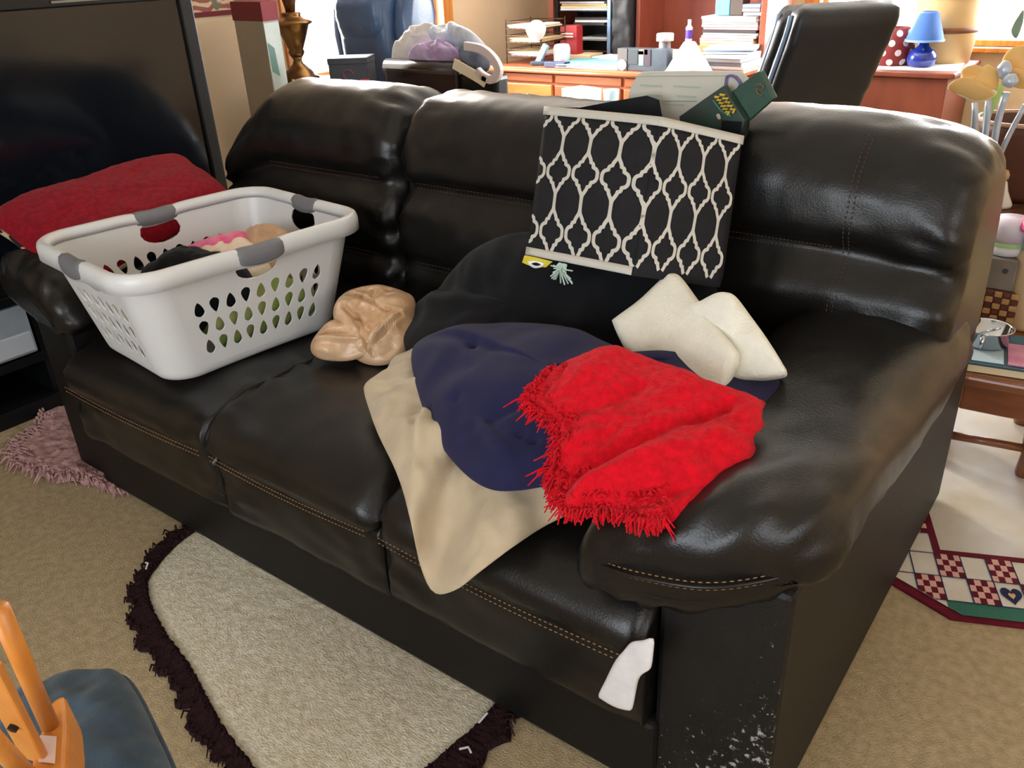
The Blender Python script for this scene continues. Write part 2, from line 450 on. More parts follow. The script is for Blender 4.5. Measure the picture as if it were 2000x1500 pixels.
# printed rug on the right: rug frame with origin at the inner corner
m_rugcream = M('rug_cream', (196, 188, 172), rough=.9, rgb2=(212, 204, 192), vs=5, bump=.4, bs=300, spec=.1)
m_rugstain = M('rug_centre', (186, 176, 156), rough=.9, rgb2=(206, 202, 198), vs=4, bump=.4, bs=300, spec=.1)
m_rugmaroon = M('rug_maroon', (94, 22, 36), rough=.9, var=.15, vs=30, bump=.4, bs=300, spec=.1)
m_ruggreen = M('rug_green', (58, 104, 88), rough=.9, bump=.4, bs=300, spec=.1)
m_rugnavy = M('rug_navy', (38, 42, 76), rough=.9, bump=.4, bs=300, spec=.1)
m_rugpink = M('rug_pink', (204, 160, 146), rough=.9, bump=.4, bs=300, spec=.1)
m_ruggold = M('rug_gold', (196, 160, 108), rough=.9, spec=.1)
P0 = Vector((-.215, 2.063, 0)); e1 = Vector((.915, .40, 0)); e2 = Vector((-.38, .925, 0))
def RP(u, v, z=.008): return P0 + e1*u + e2*v + Vector((0, 0, z))
cr = thing('check_rug', 'cream rug with maroon check squares and navy heart border, right of the sofa', 'rug', RP(.3, .5, 0))
OUT = [(-.185, 1.1), (-.185, -.09), (-.165, -.13), (-.02, -.262), (1.2, -.262), (1.2, 1.1)]
obj('backing', G().slab([RP(u*1.0, v, 0) for u, v in OUT], (0,0,1), .007), m_rugmaroon, cr)
def inside(u, v):
    return v > -.222 + 0 and u > -.165 and (u*.135/.145*1 + .0 > -.02 - (v+.222)*1.12 if u < 0 else True)
g = G()
# centre field, border lines, bands
def quad(u0, u1, v0, v1, mi, z=.009):
    g.add([RP(u0, v0, z), RP(u1, v0, z), RP(u1, v1, z), RP(u0, v1, z)], [(0,1,2,3)], mi)
def clipped(u0, u1, v0, v1, mi, z):
    """quad cut by the clipped corner of the rug"""
    poly = [(u0, v0), (u1, v0), (u1, v1), (u0, v1)]
    A, B = (-.155, -.105), (-.012, -.232)
    nx, ny = (B[1]-A[1]), -(B[0]-A[0]); nx, ny = -nx, -ny
    def sd(p): return (p[0]-A[0])*nx + (p[1]-A[1])*ny
    out = []
    for i in range(4):
        p, q = poly[i], poly[(i+1) % 4]; sp, sq = sd(p), sd(q)
        if sp >= 0: out.append(p)
        if sp*sq < 0:
            t = sp/(sp-sq); out.append((p[0]+(q[0]-p[0])*t, p[1]+(q[1]-p[1])*t))
    if len(out) >= 3: g.add([RP(a, b, z) for a, b in out], [tuple(range(len(out)))], mi)
quad(.0, 1.2, .0, 1.1, 1, .0105)
quad(-.018, 1.2, -.018, 0, 2, .011); quad(-.018, 0, 0, 1.1, 2, .011)
clipped(-.16, 1.2, -.232, -.018, 0, .009); clipped(-.16, -.018, -.018, 1.1, 0, .009)
clipped(-.02, 1.2, -.248, -.20, 3, .0093)
cu, cv = .0605, .092
def check(u0, v0, ccu, ccv):
    for i in range(4):
        for j in range(4):
            clipped(u0+ccu*i/4, u0+ccu*(i+1)/4, v0+ccv*j/4, v0+ccv*(j+1)/4, 2 if (i+j) % 2 else 5, .0108)
for row in range(2):
    for k in range(-2, 16):
        u0 = -.018 + k*cu*1.0 + 0 if row == 0 else -.018 + k*cu
        v0 = -.018 - (row+1)*cv
        if (k + row) % 2 == 0 and k >= -1: check(u0 if row == 0 else u0, v0, cu, cv)
        clipped(u0-.0015, u0+.0015, v0, v0+cv, 4, .0112)
    clipped(-.16, 1.2, -.018-(row+1)*cv-.0015, -.018-(row+1)*cv+.0015, 4, .0112)
for k in range(0, 12):
    if k % 2 == 1: check(-.018-cu*1.25, -.018+k*cv*.95, cu*1.25, cv*.95)
    clipped(-.018-cu*1.25, -.018, -.018+k*cv*.95-.0015, -.018+k*cv*.95+.0015, 4, .0112)
obj('printed_field', g, [m_rugcream, m_rugstain, m_rugmaroon, m_ruggreen, m_rugnavy, m_rugpink], cr, recalc=False)
g = G()
hu, hv = -.018+cu*2.52, -.018-cv*1.5
heart = []
for k in range(40):
    t = 2*PI*k/40; heart.append((16*math.sin(t)**3, 13*math.cos(t)-5*math.cos(2*t)-2*math.cos(3*t)-math.cos(4*t)))
g.add([RP(hu+x*.0015, hv+y*.0022, .0114) for x, y in heart], [tuple(range(40))], 0)
g.add([RP(hu+x*.0005, hv+y*.0008-.002, .0116) for x, y in heart], [tuple(range(40))], 1)
obj('heart_print', g, [m_rugnavy, m_ruggold], cr, recalc=False)
# ------------------------------------------------------------------ sofa
sofa = thing('sofa', 'long dark brown leather three seat reclining sofa with padded arms', 'sofa', (-1.42, 1.6, 0))
X0, X1, Y0, Y1 = -2.58, -.27, 1.0, 2.33
g = G().bb(-2.42, -.48, .982, Y1, .02, .2)
obj('base_rail', g, m_leather2, sofa, bevel=.012)
obj('frame', G().bb(-2.45, -.45, 1.06, 2.28, .06, .4), m_leather2, sofa, bevel=.02)
obj('back_frame', G().bb(-2.56, -.30, 2.02, 2.3, .15, .8), m_leather2, sofa, bevel=.04, seg=3)
seatprof = [(1.88, .38), (1.86, .47), (1.6, .487), (1.35, .497), (1.15, .50), (1.03, .485), (.955, .445), (.938, .405), (.95, .37), (1.05, .36), (1.5, .36)]
SX = (-2.4, -1.705, -1.125, -.495)
for i in range(3):
    o = obj('seat_cushion', sweep(seatprof, SX[i]+.001, SX[i+1]-.001, 26, ((.034, .010), (.010, .045), (.045, .034))[i], wr=.0075, seed=i*4.1), m_leather, sofa, smooth=True)
    # footrest flap below the seam
    pf = [(1.06, .37), (.985, .375), (.965, .345), (.963, .28), (.967, .20), (1.0, .185), (1.06, .19)]
    obj('footrest_panel', sweep(pf, SX[i]+.003, SX[i+1]-.003, 22, .012, M_=40, wr=.006, seed=20+i*3), m_leather, sofa, smooth=True)
    L = SX[i+1]-SX[i]
    for dz in (0, .013):
        pts = [(SX[i]+L*t, .938-.004*math.sin(PI*t), .385-dz-.006*math.sin(PI*t)) for t in (.03, .2, .4, .6, .8, .97)]
        obj('stitching', dashes(pts, 52), m_stitch, o)
# backs: lower, lumbar and head rolls along one leaning profile
backprof = [(1.88, .40), (1.82, .47), (1.80, .54), (1.828, .598), (1.805, .65), (1.805, .75), (1.862, .835), (1.842, .88), (1.855, .99), (1.93, 1.083), (2.06, 1.108), (2.17, 1.06), (2.24, .92), (2.29, .6), (2.3, .42), (2.1, .38)]
BX = (-2.77, -1.86, -1.05, -.262)
for i in range(3):
    def mod(x, y, z, i=i):
        z -= (.014, .022, 0)[i]*min(1, max(0, (z-.8)/.25))
        if i == 0: z -= .05*max(0, (x+2.05)/.2)**2*max(0, z-.75) if x > -2.05 else 0
        if i == 2:
            t = max(0, (x+.62)/.38); z -= .06*t**2.2*max(0, (z-.6)/.5)
            z = max(z, .38+.2*min(1, max(0, (x+.56)/.07)))
        if i == 0:
            z = max(z, .38+.2*min(1, max(0, (-2.36-x)/.07)))
            t = max(0, (-2.45-x)/.25); z -= .16*t**1.6*max(0, (z-.6)/.5)
        return y, z
    o = obj('back_cushion', sweep(backprof, BX[i]+.002, BX[i+1]-.002, 40, .06, M_=110, wr=.010, seed=50+i*5, droop=.03, mod=mod), m_leather, sofa, smooth=True)
    sx0, sx1 = BX[i]+(.3 if i == 0 else .08), BX[i+1]-(.27 if i == 2 else .08)
    for zz, yy in ((.838, 1.858), (.60, 1.824)):
        for dz in (.006, -.008):
            obj('stitching', dashes([(sx0+(sx1-sx0)*t, yy-.006, zz+dz) for t in (0, .25, .5, .75, 1)], 50, r=.0009), m_stitch2, o)
    if i == 2:
        pts = [(-.505, y-.005, z-.004) for y, z in ((1.93, 1.080), (1.856, 1.0), (1.84, .89), (1.858, .835), (1.80, .75), (1.80, .66), (1.82, .61))]
        for dx in (-.006, .006):
            obj('stitching', dashes([(x+dx, y, z) for x, y, z in pts], 48, r=.0009), m_stitch2, o)
# arms
m_worn = M('worn_leather_panel', (15, 13, 12), rough=.55, var=.2, vs=7, bump=.25, bs=260, spec=.35)
_nt = m_worn.node_tree; _b = _nt.nodes['Principled BSDF']
_tc = _nt.nodes.new('ShaderNodeTexCoord'); _vo = _nt.nodes.new('ShaderNodeTexNoise'); _vo.inputs['Scale'].default_value = 78; _vo.inputs['Detail'].default_value = 5; _vo.inputs['Roughness'].default_value = .7
_sx = _nt.nodes.new('ShaderNodeSeparateXYZ'); _nt.links.new(_tc.outputs['Object'], _sx.inputs[0])
# wear patch: lower right part of the front panel (object space of the panel)
_m1 = _nt.nodes.new('ShaderNodeMapRange'); _m1.inputs['From Min'].default_value = 1.00; _m1.inputs['From Max'].default_value = 1.12; _m1.inputs['To Min'].default_value = .0; _m1.inputs['To Max'].default_value = .13
_m2 = _nt.nodes.new('ShaderNodeMapRange'); _m2.inputs['From Min'].default_value = .42; _m2.inputs['From Max'].default_value = .15; _m2.inputs['To Min'].default_value = -.12; _m2.inputs['To Max'].default_value = .04
_m3 = _nt.nodes.new('ShaderNodeMapRange'); _m3.inputs['From Min'].default_value = -.595; _m3.inputs['From Max'].default_value = -.565; _m3.inputs['To Min'].default_value = 0; _m3.inputs['To Max'].default_value = -.4
_ad = _nt.nodes.new('ShaderNodeMath'); _ad2 = _nt.nodes.new('ShaderNodeMath'); _ad3 = _nt.nodes.new('ShaderNodeMath')
_nt.links.new(_sx.outputs['X'], _m1.inputs['Value']); _nt.links.new(_sx.outputs['Z'], _m2.inputs['Value']); _nt.links.new(_sx.outputs['Y'], _m3.inputs['Value'])
_nt.links.new(_tc.outputs['Object'], _vo.inputs['Vector'])
_nt.links.new(_vo.outputs['Fac'], _ad.inputs[0]); _nt.links.new(_m1.outputs[0], _ad.inputs[1]); _nt.links.new(_ad.outputs[0], _ad2.inputs[0]); _nt.links.new(_m2.outputs[0], _ad2.inputs[1]); _nt.links.new(_ad2.outputs[0], _ad3.inputs[0]); _nt.links.new(_m3.outputs[0], _ad3.inputs[1])
_rp = _nt.nodes.new('ShaderNodeValToRGB'); _rp.color_ramp.elements[0].position = .66; _rp.color_ramp.elements[1].position = .71
_mx = _nt.nodes.new('ShaderNodeMix'); _mx.data_type = 'RGBA'; _mx.inputs['B'].default_value = (*lin((150, 148, 140)), 1)
_old = _b.inputs['Base Color'].links[0].from_socket
_nt.links.new(_ad3.outputs[0], _rp.inputs['Fac']); _nt.links.new(_rp.outputs['Color'], _mx.inputs['Factor']); _nt.links.new(_old, _mx.inputs['A']); _nt.links.new(_mx.outputs['Result'], _b.inputs['Base Color'])

def arm(x0, x1, px0, px1, seed, worn):
    cx = (x0+x1)/2; s = 1 if worn else -1
    prof = [(x0, .585), (x0+.015, .64), (x0+.09, .685), (cx, .70), (x1-.10, .69), (x1-.025, .65), (x1, .59), (x1-.03, .535), (cx, .51), (x0+.04, .525)]
    def mod(y, x, z):
        t = max(0, (1.08-y)/.16)
        return x, z + s*(x-cx)*.24*min(1, max(0, (1.5-y)/.4)) + .024 - .03*t*t
    def post(x, y, z):
        if worn: y += .13*min(1, max(0, (x+.46)/.23))**2*min(1, max(0, (1.5-y)/.5))
        return x, y, z
    pad = obj('arm_pad', sweep(prof, .925 if worn else .97, 2.03, 30, .055, M_=64, wr=.010, axis='y', seed=seed, mod=mod, post=post), m_leather, sofa, smooth=True)
    obj('arm_panel', G().bb(px0, px1, 1.0, 2.31, .02, .59), m_worn if worn else m_leather2, sofa, bevel=.012)
    return pad
padR = arm(-.62, -.232, -.492, -.275, 3, True)
padL = arm(-2.72, -2.36, -2.6, -2.41, 9, False)
for dz in (0, .014):
    obj('stitching', dashes([(-.60, .965, .545+dz), (-.56, .93, .562+dz), (-.48, .918, .582+dz), (-.38, .934, .60+dz), (-.30, .998, .612+dz), (-.245, 1.09, .615+dz)], 40, r=.0010), m_stitch, padR)
obj('piping', G().tube(spline([(-.605, .962, .552), (-.56, .926, .569), (-.48, .915, .589), (-.38, .931, .607), (-.30, .995, .619), (-.24, 1.09, .622)], 30, False), .0035, 6), m_leather, padR, smooth=True)
# pale lining flap hanging where the seat seam has torn
tp = [(-0.462, 0.925, 0.468), (-0.481, 0.925, 0.454), (-0.501, 0.925, 0.439), (-0.515, 0.925, 0.413), (-0.531, 0.925, 0.380), (-0.549, 0.925, 0.326), (-0.563, 0.925, 0.283), (-0.560, 0.925, 0.275), (-0.529, 0.925, 0.274), (-0.502, 0.925, 0.282), (-0.495, 0.925, 0.293), (-0.486, 0.925, 0.361), (-0.476, 0.925, 0.385), (-0.464, 0.925, 0.403), (-0.461, 0.925, 0.438)]
g, _ = blob(tp, .006, .004, n=(0, -1, 0), p=8, wr=((.004, 18, 2),), N=60, R=10)
tag(obj('cloth_scrap', g, M('pale_grey_lining', (206, 202, 200), rough=.9, var=.05, vs=30, bump=.3, bs=300), smooth=True), 'torn pale grey cloth scrap hanging from the sofa seat front', 'cloth')
# ------------------------------------------------------------------ soft things on the sofa
up = Vector((0, 0, 1))
def soft(name, label, cat, outline, top, bot, mat, n=(0,0,1), **k):
    g, O = blob(outline, top, bot, n=n, **k)
    o = obj(name, g, mat, smooth=True)
    tag(o, label, cat)
    return o, O
# beige bed pillow, front corner hanging over the seat edge
bo = [(-1.359, 1.173, 0.545), (-1.214, 1.067, 0.545), (-1.056, 0.966, 0.545)] + [(-0.969, 0.905, 0.512), (-0.943, 0.895, 0.409), (-0.904, 0.885, 0.375), (-0.847, 0.885, 0.410), (-0.795, 0.900, 0.468)] + [(-0.755, 0.941, 0.510), (-0.744, 1.021, 0.510), (-0.700, 1.057, 0.540)] + [(-.66, 1.12, .56), (-.72, 1.32, .58), (-1.0, 1.5, .58), (-1.25, 1.52, .575)] + [(-1.407, 1.381, 0.565), (-1.376, 1.258, 0.565), (-1.357, 1.184, 0.565)]
soft('beige_pillow', 'large beige bed pillow with its corner drooping over the seat edge', 'pillow', bo, .075, .03, m_beige, n=(0, -.25, .97), wr=((.028, 7, 3), (.016, 16, 5), (.006, 34, 2)), N=160, R=56, c=(-.98, 1.2, .565),
     ridges=[(*[(-0.813, 0.928, 0.600), (-0.836, 0.850, 0.500)], .015, -.034), (*[(-0.825, 0.901, 0.600), (-0.871, 0.856, 0.480)], .020, .022), (*[(-0.748, 0.925, 0.600), (-0.751, 0.880, 0.560)], .013, -.032), (*[(-1.064, 1.077, 0.600), (-1.001, 0.944, 0.600)], .014, .026), (*[(-1.084, 1.064, 0.600), (-1.036, 0.954, 0.600)], .012, -.02), (*[(-0.685, 1.027, 0.580), (-0.759, 0.927, 0.540)], .009, -.024), (*[(-0.866, 0.840, 0.470), (-0.819, 0.924, 0.470)], .012, -.010)])
# big black pillow leaning on the back cushions
ko = [(-1.56, 1.50, .50), (-1.585, 1.56, .55), (-1.55, 1.62, .60)] + [(-1.558, 1.680, 0.595), (-1.477, 1.680, 0.686), (-1.364, 1.680, 0.766), (-1.228, 1.680, 0.822), (-1.075, 1.680, 0.822), (-0.933, 1.680, 0.807), (-0.813, 1.680, 0.802), (-0.730, 1.680, 0.778)] + [(-.70, 1.62, .70), (-.74, 1.5, .58), (-1.0, 1.40, .52), (-1.3, 1.38, .50)]
soft('black_pillow', 'oversized black cotton pillow slumped against the middle back cushion', 'pillow', ko, .11, .05, m_blackcloth, n=(-.05, -.75, .65), wr=((.03, 6, 8), (.012, 15, 5)), N=120, R=26,
     ridges=[((-1.45, 1.55, .62), (-1.05, 1.5, .72), .02, .015)])
# navy pillow across the pile
no = [(-1.254, 1.233, 0.640), (-1.291, 1.303, 0.640), (-1.215, 1.312, 0.680), (-1.140, 1.370, 0.690), (-1.028, 1.414, 0.700), (-0.914, 1.407, 0.710), (-0.808, 1.380, 0.710), (-0.635, 1.337, 0.715), (-0.563, 1.433, 0.715), (-0.515, 1.470, 0.710), (-0.464, 1.430, 0.705), (-0.435, 1.363, 0.700), (-0.440, 1.261, 0.700), (-0.470, 1.122, 0.690), (-0.579, 0.996, 0.660), (-0.707, 1.013, 0.620), (-0.773, 0.988, 0.600), (-0.828, 0.975, 0.590), (-0.902, 0.991, 0.590), (-1.008, 1.040, 0.600), (-1.126, 1.122, 0.615)]
soft('navy_pillow', 'wide navy blue pillow lying across the beige pillow', 'pillow', no, .085, .05, m_navy, n=(.05, -.3, .95), wr=((.016, 6, 1), (.006, 15, 4)), N=170, R=56, c=(-.86, 1.22, .66),
     ridges=[((-1.07, 1.24, .7), (-1.02, 1.17, .7), .012, -.014), ((-.9, 1.05, .66), (-.8, 1.0, .64), .012, .014), ((-.95, 1.0, .66), (-.85, 1.1, .66), .012, -.012), (*[(-0.757, 0.933, 0.660), (-0.806, 1.052, 0.660)], .008, -.012), (*[(-0.740, 0.954, 0.660), (-0.776, 1.050, 0.660)], .008, -.012), (*[(-0.994, 1.094, 0.660), (-0.874, 0.944, 0.660)], .012, -.010)])
# folded foam pillow: two lobes
fp = thing('foam_pillow', 'white quilted foam pillow folded in two behind the red throw', 'pillow', (-.64, 1.45, .76))
fo = [Vector(p) for p in [(-0.835, 1.420, 0.750), (-0.834, 1.430, 0.759), (-0.801, 1.470, 0.792), (-0.777, 1.530, 0.829), (-0.763, 1.535, 0.838), (-0.739, 1.530, 0.836), (-0.669, 1.470, 0.818), (-0.596, 1.410, 0.798), (-0.537, 1.360, 0.784), (-0.527, 1.345, 0.777), (-0.526, 1.330, 0.761), (-0.545, 1.300, 0.723), (-0.647, 1.320, 0.694), (-0.731, 1.350, 0.684), (-0.782, 1.380, 0.717)]]
g, _ = blob(fo, .028, .06, n=(.12, -.8, .55), p=12, q=.5, wr=((.003, 14, 2),), N=140, R=24)
obj('folded_half', g, m_foam, fp, smooth=True)
fo = [Vector(p) for p in [(-0.676, 1.440, 0.813), (-0.650, 1.440, 0.832), (-0.621, 1.440, 0.853), (-0.599, 1.440, 0.859), (-0.580, 1.440, 0.854), (-0.550, 1.440, 0.824), (-0.498, 1.400, 0.802), (-0.453, 1.370, 0.773), (-0.445, 1.365, 0.765), (-0.449, 1.360, 0.756), (-0.499, 1.350, 0.739), (-0.553, 1.360, 0.727), (-0.625, 1.420, 0.767)]]
g, _ = blob(fo, .02, .07, n=(.12, -.8, .55), p=10, q=.5, wr=((.002, 14, 6),), N=140, R=24)
obj('folded_half', g, m_foam, fp, smooth=True)
# red fringed throw
ro = [(-0.788, 1.046, 0.740), (-0.790, 1.102, 0.760), (-0.784, 1.171, 0.770), (-0.746, 1.236, 0.780), (-0.695, 1.251, 0.780), (-0.621, 1.241, 0.780), (-0.513, 1.221, 0.780), (-0.452, 1.227, 0.770), (-0.431, 1.220, 0.765), (-0.413, 1.170, 0.755), (-0.413, 1.134, 0.745), (-0.404, 1.118, 0.735), (-0.412, 1.086, 0.720), (-0.426, 1.027, 0.705), (-0.439, 0.976, 0.690), (-0.455, 0.948, 0.680), (-0.487, 0.934, 0.670), (-0.545, 0.938, 0.665), (-0.592, 0.923, 0.655), (-0.617, 0.915, 0.650), (-0.657, 0.944, 0.650), (-0.685, 0.971, 0.665), (-0.685, 0.991, 0.700), (-0.707, 1.026, 0.715), (-0.736, 1.035, 0.730)]
th = thing('red_throw', 'bright red fringed knit throw heaped on the navy pillow and right arm', 'blanket', (-.6, 1.1, .7))
g, O = blob(ro, .035, .03, n=(.05, -.35, .93), p=5, q=.5, wr=((.02, 9, 3), (.009, 22, 6), (.004, 70, 3)), N=200, R=56, edge=.012,
     ridges=[((-.66, .92, .69), (-.47, 1.18, .76), .014, -.022), ((-.62, .92, .69), (-.44, 1.12, .73), .022, .02), ((-.58, .88, .67), (-.44, 1.02, .71), .014, -.02), ((-.72, 1.0, .73), (-.62, 1.15, .76), .015, -.012)])
obj('knit', g, m_red, th, smooth=True)
gf = G(); cc = Vector((-.58, 1.1, .7))
def inpx(p, a): return True
for k in range(200):
    p = O[k]
    left = p.x < -.60 and p.y < 1.14; low = p.y < .95 and p.x < -.45
    if not (left or low): continue
    for q in range(9):
        a = p.lerp(O[(k+1) % 200], random.random()).lerp(cc, random.uniform(0, .12)) + Vector((0, -.004, .014))
        d = (p-cc); d.z = 0; d.normalize()
        d = Matrix.Rotation(random.uniform(-.9, .9), 3, 'Z') @ d
        L = random.uniform(.008, .024) if random.random() < .93 else random.uniform(.025, .045)
        b = a + d*L*.5 + Vector((0, 0, random.uniform(-.004, .006))); e = a + d*L + Vector((random.uniform(-.008, .008), 0, -random.uniform(.004, .022)))
        gf.tube([a, b, e], [.0022, .002, .0012], 4)
o = obj('fringe', gf, m_red, th); o['kind'] = 'stuff'
gz = G()   # fuzzy yarn over the knit surface near the fringed side
for k in range(900):
    i = random.randrange(200); r = random.uniform(.55, .97); p = cc.lerp(O[i], r)
    if not ((O[i].x < -.58 and O[i].y < 1.16) or (O[i].y < .97 and O[i].x < -.45)): continue
    p = p + Vector((0, -.01, .03))
    d = Vector((random.uniform(-1, 1), random.uniform(-1, 1), random.uniform(-.2, .3))).normalized()*random.uniform(.006, .014)
    gz.tube([p, p+d*.5+Vector((0,0,.004)), p+d], .0016, 4)
o = obj('loose_yarn', gz, m_red, th); o['kind'] = 'stuff'
# dark red pillow behind the basket
rp = thing('red_pillow', 'dark red chenille pillow with a checked underside on the left sofa arm', 'pillow', (-2.7, 1.4, .7))
rt = [(-2.83, 1.06, .80), (-2.84, 1.25, .82), (-2.84, 1.45, .835), (-2.85, 1.65, .845), (-2.82, 1.74, .84), (-2.68, 1.70, .825), (-2.50, 1.66, .80), (-2.38, 1.60, .76), (-2.36, 1.4, .73), (-2.36, 1.2, .69), (-2.38, 1.08, .66), (-2.55, 1.05, .71), (-2.7, 1.045, .76)]
g, O = blob(rt, .07, .02, n=(.25, -.1, .96), p=3.5, wr=((.012, 8, 1), (.004, 40, 3)), N=110, R=20)
obj('cover', g, m_redpillow, rp, smooth=True)
m_under = bpy.data.materials.new('maroon_cream_weave'); m_under.use_nodes = True
_nt = m_under.node_tree; _b = _nt.nodes['Principled BSDF']; _b.inputs['Roughness'].default_value = .9
_tc = _nt.nodes.new('ShaderNodeTexCoord'); _vo = _nt.nodes.new('ShaderNodeTexVoronoi'); _vo.inputs['Scale'].default_value = 26
_rp = _nt.nodes.new('ShaderNodeValToRGB'); _rp.color_ramp.interpolation = 'CONSTANT'; _rp.color_ramp.elements[0].color = (*lin((30, 14, 18)), 1); _rp.color_ramp.elements[1].position = .55; _rp.color_ramp.elements[1].color = (*lin((196, 176, 140)), 1)
_sp = _nt.nodes.new('ShaderNodeSeparateColor')
_nt.links.new(_tc.outputs['Object'], _vo.inputs['Vector']); _nt.links.new(_vo.outputs['Color'], _sp.inputs[0]); _nt.links.new(_sp.outputs[0], _rp.inputs['Fac']); _nt.links.new(_rp.outputs['Color'], _b.inputs['Base Color'])
lo = [Vector(p)+Vector((0,-.004,-.004)) for p in rt]
g, _ = blob(lo, .0, .085, n=(.1, .2, .97), p=3.0, N=110, R=16)
o = obj('underside', g, m_under, rp, smooth=True); o['label'] = 'maroon and cream checked underside'

# brown plastic grocery bag, crumpled
m_bag = M('tan_plastic_film', (186, 144, 104), rough=.33, rgb2=(208, 174, 140), vs=14, bump=.8, bs=32, spec=.5)
pb = thing('plastic_bag', 'crumpled tan plastic grocery bag on the seat beside the basket', 'bag', (-1.62, 1.45, .5))
bo_ = [(-1.70, 1.40, .60), (-1.71, 1.47, .635), (-1.655, 1.53, .645), (-1.59, 1.56, .63), (-1.54, 1.55, .62), (-1.49, 1.50, .58), (-1.47, 1.44, .53), (-1.49, 1.38, .505), (-1.56, 1.35, .505), (-1.64, 1.36, .54)]
g, _ = blob(bo_, .07, .05, n=(.35, -.65, .65), p=2.6, wr=((.03, 9, 2), (.014, 22, 5), (.005, 50, 3)), N=140, R=34, ridges=[((-1.6, 1.4, .6), (-1.52, 1.36, .53), .007, -.018), ((-1.64, 1.5, .63), (-1.56, 1.44, .6), .006, -.016), ((-1.53, 1.38, .54), (-1.51, 1.48, .59), .006, -.014), ((-1.64, 1.36, .57), (-1.5, 1.42, .6), .012, .012), ((-1.62, 1.46, .6), (-1.5, 1.5, .6), .01, .012), ((-1.56, 1.36, .53), (-1.5, 1.54, .6), .012, .012), ((-1.66, 1.42, .6), (-1.56, 1.40, .57), .008, -.02), ((-1.68, 1.47, .62), (-1.55, 1.47, .6), .008, -.02)])
obj('body', g, m_bag, pb)
bo_ = [(-1.60, 1.40, .60), (-1.66, 1.37, .60), (-1.69, 1.32, .565), (-1.685, 1.29, .535), (-1.64, 1.285, .52), (-1.57, 1.32, .52), (-1.53, 1.36, .54), (-1.55, 1.40, .58)]
g, _ = blob(bo_, .035, .03, n=(.3, -.6, .7), p=2.6, wr=((.02, 14, 7), (.006, 35, 5)), N=90, R=20, ridges=[((-1.66, 1.31, .55), (-1.56, 1.36, .56), .008, .014), ((-1.66, 1.33, .56), (-1.58, 1.38, .57), .006, -.014)])
obj('handle_loop', g, m_bag, pb)

# ------------------------------------------------------------------ laundry basket
BC = Vector((-2.04, 1.268, .503)); BU = Vector((.105, .9945, 0)); BW = Vector((-.9945, .105, 0))
H = .30
bk = thing('laundry_basket', 'white plastic laundry basket with grey grips on the left seat', 'basket', BC)
def half(h): t = h/H; return .262+.070*t, .209+.061*t, .08
def perim(s, h):
    """s in 0..4: side index + fraction (rounded rectangle); sides 0:-w long, 1:+u short, 2:+w long, 3:-u short"""
    a, b, r = half(h); k = int(s) % 4; f = s-int(s)
    sd = [((-(a-r), -b), (a-r, -b)), ((a, -(b-r)), (a, b-r)), ((a-r, b), (-(a-r), b)), ((-a, b-r), (-a, -(b-r)))][k]
    cen = [(a-r, -(b-r)), (a-r, b-r), (-(a-r), b-r), (-(a-r), -(b-r))][k]
    fs_ = .84
    if f <= fs_: t = f/fs_; u = sd[0][0]+(sd[1][0]-sd[0][0])*t; w_ = sd[0][1]+(sd[1][1]-sd[0][1])*t
    else:
        ang = [-PI/2, 0, PI/2, PI][k] + (f-fs_)/(1-fs_)*PI/2
        u = cen[0]+r*math.cos(ang); w_ = cen[1]+r*math.sin(ang)
    return u, w_
def BP(s, h, off=0.0):
    u, w_ = perim(s, h)
    return BC + BU*u + BW*w_ + Vector((0, 0, h*1.06))
g = G()
def patch(s0, s1, h0, h1, n=1):
    for i in range(n):
        a, b = s0+(s1-s0)*i/n, s0+(s1-s0)*(i+1)/n
        g.add([BP(a, h0), BP(b, h0), BP(b, h1), BP(a, h1)], [(0,1,2,3)])
def holecell(s0, s1, h0, h1, hole, n=4):
    """cell of wall with a hole: hole = list of 4n (x,y) in 0..1"""
    bd = [(i/n, 0) for i in range(n)] + [(1, i/n) for i in range(n)] + [(1-i/n, 1) for i in range(n)] + [(0, 1-i/n) for i in range(n)]
    L = 4*n
    def P(x, y): return BP(s0+(s1-s0)*x, h0+(h1-h0)*y)
    vs = [P(*q) for q in bd] + [P(*q) for q in hole]
    fs = [(i, (i+1) % L, L+(i+1) % L, L+i) for i in range(L)]
    g.add(vs, fs)
def leaf(flip):
    """rounded triangle outline, 16 points starting at lower left"""
    base = [(.5, .95), (.78, .62), (.86, .30), (.62, .10), (.38, .10), (.14, .30), (.22, .62)]
    if flip: base = [(x, 1.05-y) for x, y in base][::-1]
    pts = spline([(x, y, 0) for x, y in base], 64)
    out = []
    for i in range(16):
        bx = [(j/4, 0) for j in range(4)] + [(1, j/4) for j in range(4)] + [(1-j/4, 1) for j in range(4)] + [(0, 1-j/4) for j in range(4)]
        ang = math.atan2(bx[i][1]-.5, bx[i][0]-.5)
        q = min(pts, key=lambda p: abs((math.atan2(p.y-.5, p.x-.5)-ang+PI) % (2*PI)-PI))
        out.append((.5+(q.x-.5)*.88, .5+(q.y-.5)*.90))
    return out
LF, LT = leaf(False), leaf(True)
rows = [.052, .104, .156, .208]
